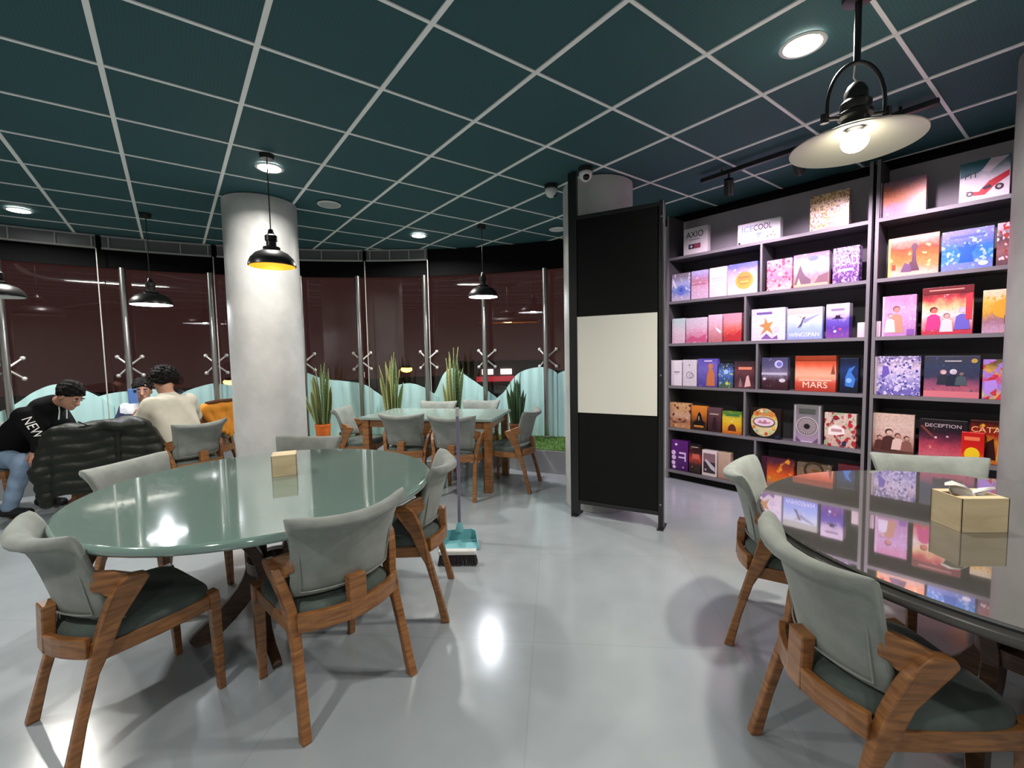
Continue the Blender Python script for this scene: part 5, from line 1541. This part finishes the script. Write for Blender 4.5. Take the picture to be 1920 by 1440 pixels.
# ---- the man in the black hoodie, sitting in profile and looking down
def person_hoodie():
    t = thing('person', 'person in a black hoodie and blue jeans bending towards the window table', 'person')
    fwd = nrm(V3(.80, -.55, 0)); sd = nrm(V3(-.55, -.80, 0))     # right-hand side, towards the viewer
    pel = V3(-1.28, 6.13, .56); chest = V3(-1.02, 5.96, .86); neck = V3(-.90, 5.86, 1.0)
    hc = V3(-.765, 5.735, 1.075); face = nrm(V3(.62, -.50, -.62)); up = nrm(V3(.55, -.35, .75))
    rsh = chest + sd * .165 + V3(.02, -.02, .055); lsh = chest - sd * .165 + V3(.02, -.02, .055)
    rel = rsh + V3(.115, -.07, -.245); lel = lsh + V3(.12, -.05, -.24)
    rwr = rel + V3(-.13, .02, -.06) + fwd * .14; lwr = lel + V3(.16, -.10, .02)
    lo, hi = (-1.70, 5.20, .30), (-.40, 6.50, 1.32)
    B = Field(lo, hi, .0065)
    torso(B, pel, chest, neck, sd, .06, .07, -.012)
    B.cone(neck, hc, .054, .052, .03)
    f, u, r = head(B, hc, face, up)
    for a, b, c, sgn in ((lsh, lel, lwr, -1), (rsh, rel, rwr, 1)):
        B.cone(a, b, .05, .042, .03); B.cone(b, c, .041, .028, .02)
        hand(B, c, c - b, V3(0, 0, -1), .7, sgn)
    body = link('body', B.mesh('body', SKIN), t)
    face_details(t, hc, f, u, r, 1.0, HAIR)
    T = Field(lo, hi, .0075)
    wob = lambda P: fold(P, .007)
    torso(T, pel, chest, neck, sd, .075, .085, .02, .05, wob)
    for a, b, c in ((lsh, lel, lwr), (rsh, rel, rwr)):
        T.cone(a, b, .074, .064, .04, wob); T.cone(b, b + (c - b) * .93, .062, .046, .03, wob)
    T.ell(neck - fwd * .07 + V3(0, 0, .0), (.10, .12, .065), None, .04)
    T.ell(neck + V3(0, 0, -.01), (.078, .078, .05), None, .03)
    hood = link('hoodie', T.mesh('hoodie', mat('black_fleece', (.006, .006, .007), .95, spec=.2)), t)
    # white letters running down the upper sleeve
    me = text_mesh('NEW', .105)
    ax = nrm(rel - rsh); rad = .080
    out = nrm(V3(.35, -1.0, .25) - ax * (V3(.35, -1.0, .25) @ ax)); tg = np.cross(ax, out)
    mid = rsh + (rel - rsh) * .52
    for v in me.vertices:
        along, ar = v.co.x * .85, v.co.y / rad
        p = mid + ax * along + out * (rad * math.cos(ar)) - tg * (rad * math.sin(ar))
        v.co = p
    me.materials.append(mat('white_letters', (.75, .75, .74), .7))
    link('sleeve_print', me, hood)
    for k in (-1, 1):
        MB().tube([tuple(neck + fwd * .075 + sd * .03 * k + V3(0, 0, .01)), tuple(neck + fwd * .085 + sd * .035 * k + V3(0, 0, -.06)), tuple(neck + fwd * .075 + sd * .04 * k + V3(0, 0, -.14))], .005, 6).build('drawstring', mat('white_cord', (.75, .75, .73), .7), hood, smooth=60)
    J = Field((-1.75, 5.2, .07), (-.6, 6.6, .80), .009)
    wj = lambda P: fold(P, .005, 21, 27)
    for s_ in (-1, 1):
        hip = pel + sd * .085 * s_ + V3(0, 0, -.02); kn = hip + fwd * .40 + V3(0, 0, -.03); an = kn - fwd * .16 + V3(0, 0, -.40)
        if s_ > 0:
            kn = hip + nrm(fwd + sd * .35) * .38 + V3(0, 0, -.03); an = kn - fwd * .14 + V3(0, 0, -.40)
        J.cone(hip, kn, .092, .070, .03, wj); J.cone(kn, an, .068, .056, .03, wj)
        S = Field(an - .3, an + .3, .008)
        S.cone(an + V3(0, 0, -.045) - fwd * .05, an + fwd * .15 + V3(0, 0, -.055), .045, .04, .01)
        S.cone(an + V3(0, 0, -.01), an + V3(0, 0, -.04), .045, .045, .02)
        zf = .004
        S.carve(lambda P: zf - P[..., 2])
        link('shoe', S.mesh('shoe', mat('black_shoe', (.012, .012, .014), .5)), t)
    J.ell(pel + V3(0, 0, -.03), (.15, .15, .10), None, .05)
    link('jeans', J.mesh('jeans', mat('blue_denim', (.24, .34, .48), .9, noise=(7, .18, 4))), t)
    hair_cap('hair', t, hc, f, u, r, 1.0, HAIR, .009, .009, .004)

# ---- the man facing the viewer, holding up a phone
def person_phone():
    t = thing('person', 'person in a white and navy sweater facing the viewer and holding a phone', 'person')
    fwd = nrm(V3(-.05, -1, 0)); sd = nrm(V3(-1, .05, 0))
    pel = V3(-.24, 6.50, .56); chest = V3(-.255, 6.40, .80); neck = V3(-.262, 6.36, .94)
    hc = V3(-.275, 6.30, 1.06); face = nrm(V3(.0, -1, -.12)); up = V3(0, 0, 1)
    rsh = chest + sd * .175 + V3(0, 0, .06); lsh = chest - sd * .175 + V3(0, 0, .06)
    rel = rsh + V3(-.08, -.07, -.23); lel = lsh + V3(.08, -.10, -.22)
    rwr = rel + V3(.155, -.16, .14); lwr = lel + V3(-.14, -.19, .02)
    lo, hi = (-.75, 5.80, .35), (.25, 6.75, 1.30)
    B = Field(lo, hi, .0065)
    torso(B, pel, chest, neck, sd, .06, .075, -.012)
    B.cone(neck, hc, .054, .052, .03)
    f, u, r = head(B, hc, face, up)
    for a, b, c, sgn in ((lsh, lel, lwr, -1), (rsh, rel, rwr, 1)):
        B.cone(a, b, .05, .042, .03); B.cone(b, c, .041, .028, .02)
        hand(B, c, (c - b) + V3(0, 0, .12), fwd * (-1), .8, sgn)
    body = link('body', B.mesh('body', SKIN), t)
    face_details(t, hc, f, u, r, 1.0, HAIR)
    T = Field(lo, hi, .0075)
    wob = lambda P: fold(P, .005)
    torso(T, pel, chest, neck - V3(0, 0, .02), sd, .07, .085, .014, .05, wob)
    for a, b, c in ((lsh, lel, lwr), (rsh, rel, rwr)):
        T.cone(a, b, .068, .058, .04, wob); T.cone(b, b + (c - b) * .92, .056, .042, .03, wob)
    me = T.mesh('sweater', mat('navy_knit', (.016, .024, .07), .95))
    me.materials.append(mat('white_knit', (.62, .64, .70), .95))
    zs = float(chest[2]) + .035
    for p in me.polygons:
        if p.center.z > zs + .02 * math.sin(p.center.x * 20) and abs(p.center.x - chest[0]) < .22:
            p.material_index = 1
    link('sweater', me, t)
    J = Field((-.6, 5.7, .0), (.15, 6.75, .72), .010)
    for s_ in (-1, 1):
        hip = pel + sd * .085 * s_ + V3(0, 0, -.02); kn = hip + fwd * .38 + V3(0, 0, -.02); an = kn + V3(0, .02, -.42)
        J.cone(hip, kn, .088, .068, .03); J.cone(kn, an, .066, .055, .02)
        J.cone(an + V3(0, .04, -.03), an + V3(0, -.15, -.045), .045, .038, .01)
    link('trousers', J.mesh('trousers', mat('dark_trousers', (.02, .02, .024), .9)), t)
    hair_cap('hair', t, hc, f, u, r, 1.0, HAIR, .009, .009, .006)
    # the phone in the raised hand
    ph = thing('phone', 'blue-backed phone held up before the face of the seated person', 'phone', tuple(V3(-.345, 6.095, 1.02)), math.radians(8))
    MB().box((0, 0, 0), (.074, .009, .152)).build('phone_body', mat('blue_phone', (.10, .20, .52), .25), ph, bevel=.004)
    MB().box((.018, -.0055, .052), (.026, .003, .030)).build('camera_bump', M_BLACKGL, ph, bevel=.001)
    for k, dz in enumerate((-.007, .007)):
        o = MB().lathe([(0, 0), (.0052, 0), (.0052, .002), (0, .002)], 12).build('lens', M_BLACKGL, ph)
        o.location = (.018, -.0072, .052 + dz); o.rotation_euler = (PI / 2, 0, 0)

person_tee(); person_hoodie(); person_phone()

# ------------------------------------------------------------------ jackets over chair backs
def puffer():
    cx, cy, rot = -.49, 5.42, math.radians(-6)
    fw_ = V3(-math.sin(rot), math.cos(rot), 0); sd = V3(math.cos(rot), math.sin(rot), 0)
    c = V3(cx, cy, 0) - fw_ * .27
    F_ = Field(c + V3(-.70, -.35, .10), c + V3(.70, .40, 1.12), .008)
    def quilt(P):
        zz = P[..., 2] + .016 * np.sin(P[..., 0] * 7 + 1) + .008 * np.sin(P[..., 0] * 19 + P[..., 1] * 5)
        return -.009 * np.abs(np.sin((zz - .2) * math.pi / .075)) + .007 * np.sin(P[..., 0] * 29 + P[..., 2] * 15) * np.sin(P[..., 2] * 24 - P[..., 0] * 9)
    def soft(P):
        return .012 * np.sin(P[..., 0] * 23 + P[..., 2] * 17) * np.sin(P[..., 1] * 21 + P[..., 0] * 8)
    # back panel hanging behind the chair, shoulders over its top edge
    R_ = np.stack([sd, fw_, V3(0, 0, 1)], 1)
    F_.rbox(c + V3(0, 0, .58) - fw_ * .035, R_, (.27, .012, .24), .045, .03, quilt)
    F_.cone(c - sd * .25 + V3(0, 0, .795) + fw_ * .02, c + sd * .25 + V3(0, 0, .80) + fw_ * .02, .062, .064, .04, soft)
    F_.rbox(c + V3(0, 0, .66) + fw_ * .10, R_, (.25, .008, .12), .035, .03, soft)
    # sleeves falling at the sides
    F_.cone(c - sd * .29 + V3(0, 0, .76), c - sd * .37 + V3(0, 0, .50) - fw_ * .03, .072, .064, .03, quilt)
    F_.cone(c - sd * .37 + V3(0, 0, .50) - fw_ * .03, c - sd * .36 + V3(0, 0, .24) - fw_ * .02, .064, .046, .03, quilt)
    F_.cone(c + sd * .29 + V3(0, 0, .77), c + sd * .38 + V3(0, 0, .55) - fw_ * .02, .072, .062, .03, quilt)
    F_.cone(c + sd * .38 + V3(0, 0, .55) - fw_ * .02, c + sd * .39 + V3(0, 0, .36) - fw_ * .01, .062, .046, .03, quilt)
    # collapsed hood lying on top, with a vertical seam flap
    F_.ell(c + sd * .06 + V3(0, 0, .835) - fw_ * .03, (.20, .10, .050), R_, .04, soft)
    F_.ell(c + sd * .15 + V3(0, 0, .850) + fw_ * .01, (.12, .09, .045), R_, .04, soft)
    F_.cone(c + sd * .13 + V3(0, 0, .83) - fw_ * .10, c + sd * .12 + V3(0, 0, .50) - fw_ * .10, .018, .014, .012)
    o = link('puffer_jacket', F_.mesh('puffer_jacket', mat('black_nylon', (.009, .011, .008), .5, spec=.35, bump=(40, .35))))
    tag(o, 'black quilted puffer jacket draped over a chair back', 'jacket')
    z = MB().tube([tuple(c - sd * .12 + V3(0, 0, .895) - fw_ * .075), tuple(c - sd * .06 + V3(0, 0, .86) - fw_ * .088), tuple(c + sd * .02 + V3(0, 0, .86) - fw_ * .088)], .006, 6).build('hanging_loop', mat('black_tape', (.01, .01, .01), .7), o, smooth=60)
puffer()
def orange_jacket():
    rot = math.radians(42.0); fw_ = V3(-math.sin(rot), math.cos(rot), 0); sd = V3(math.cos(rot), math.sin(rot), 0)
    c = V3(.25, 6.0, 0) - fw_ * .27
    R_ = np.stack([sd, fw_, V3(0, 0, 1)], 1)
    F_ = Field(c + V3(-.5, -.5, .35), c + V3(.5, .5, 1.10), .008)
    soft = lambda P: .010 * np.sin(P[..., 0] * 26 + P[..., 2] * 19) * np.sin(P[..., 1] * 24 + P[..., 2] * 11)
    for k in range(-4, 5):
        low = .56 + .035 * abs(k)
        F_.cone(c + sd * .065 * k + V3(0, 0, .86), c + sd * .050 * k + V3(0, 0, low) - fw_ * .055, .040, .026, .02, soft)
    F_.cone(c - sd * .25 + V3(0, 0, .87), c + sd * .25 + V3(0, 0, .88), .052, .052, .03, soft)
    F_.rbox(c + V3(0, 0, .70) + fw_ * .09, R_, (.22, .006, .12), .024, .02, soft)
    o = link('orange_jacket', F_.mesh('orange_jacket', mat('orange_cloth', (.72, .27, .02), .8)))
    tag(o, 'orange jacket hung over a chair back beside the pale column', 'jacket')
    MB().tube([tuple(c + sd * x + V3(0, 0, .935 + .008 * math.sin(x * 30)) - fw_ * .01) for x in (-.24, -.12, 0, .12, .24)], .020, 8).build('dark_collar', mat('brown_collar', (.10, .035, .012), .8), o, smooth=60)
orange_jacket()
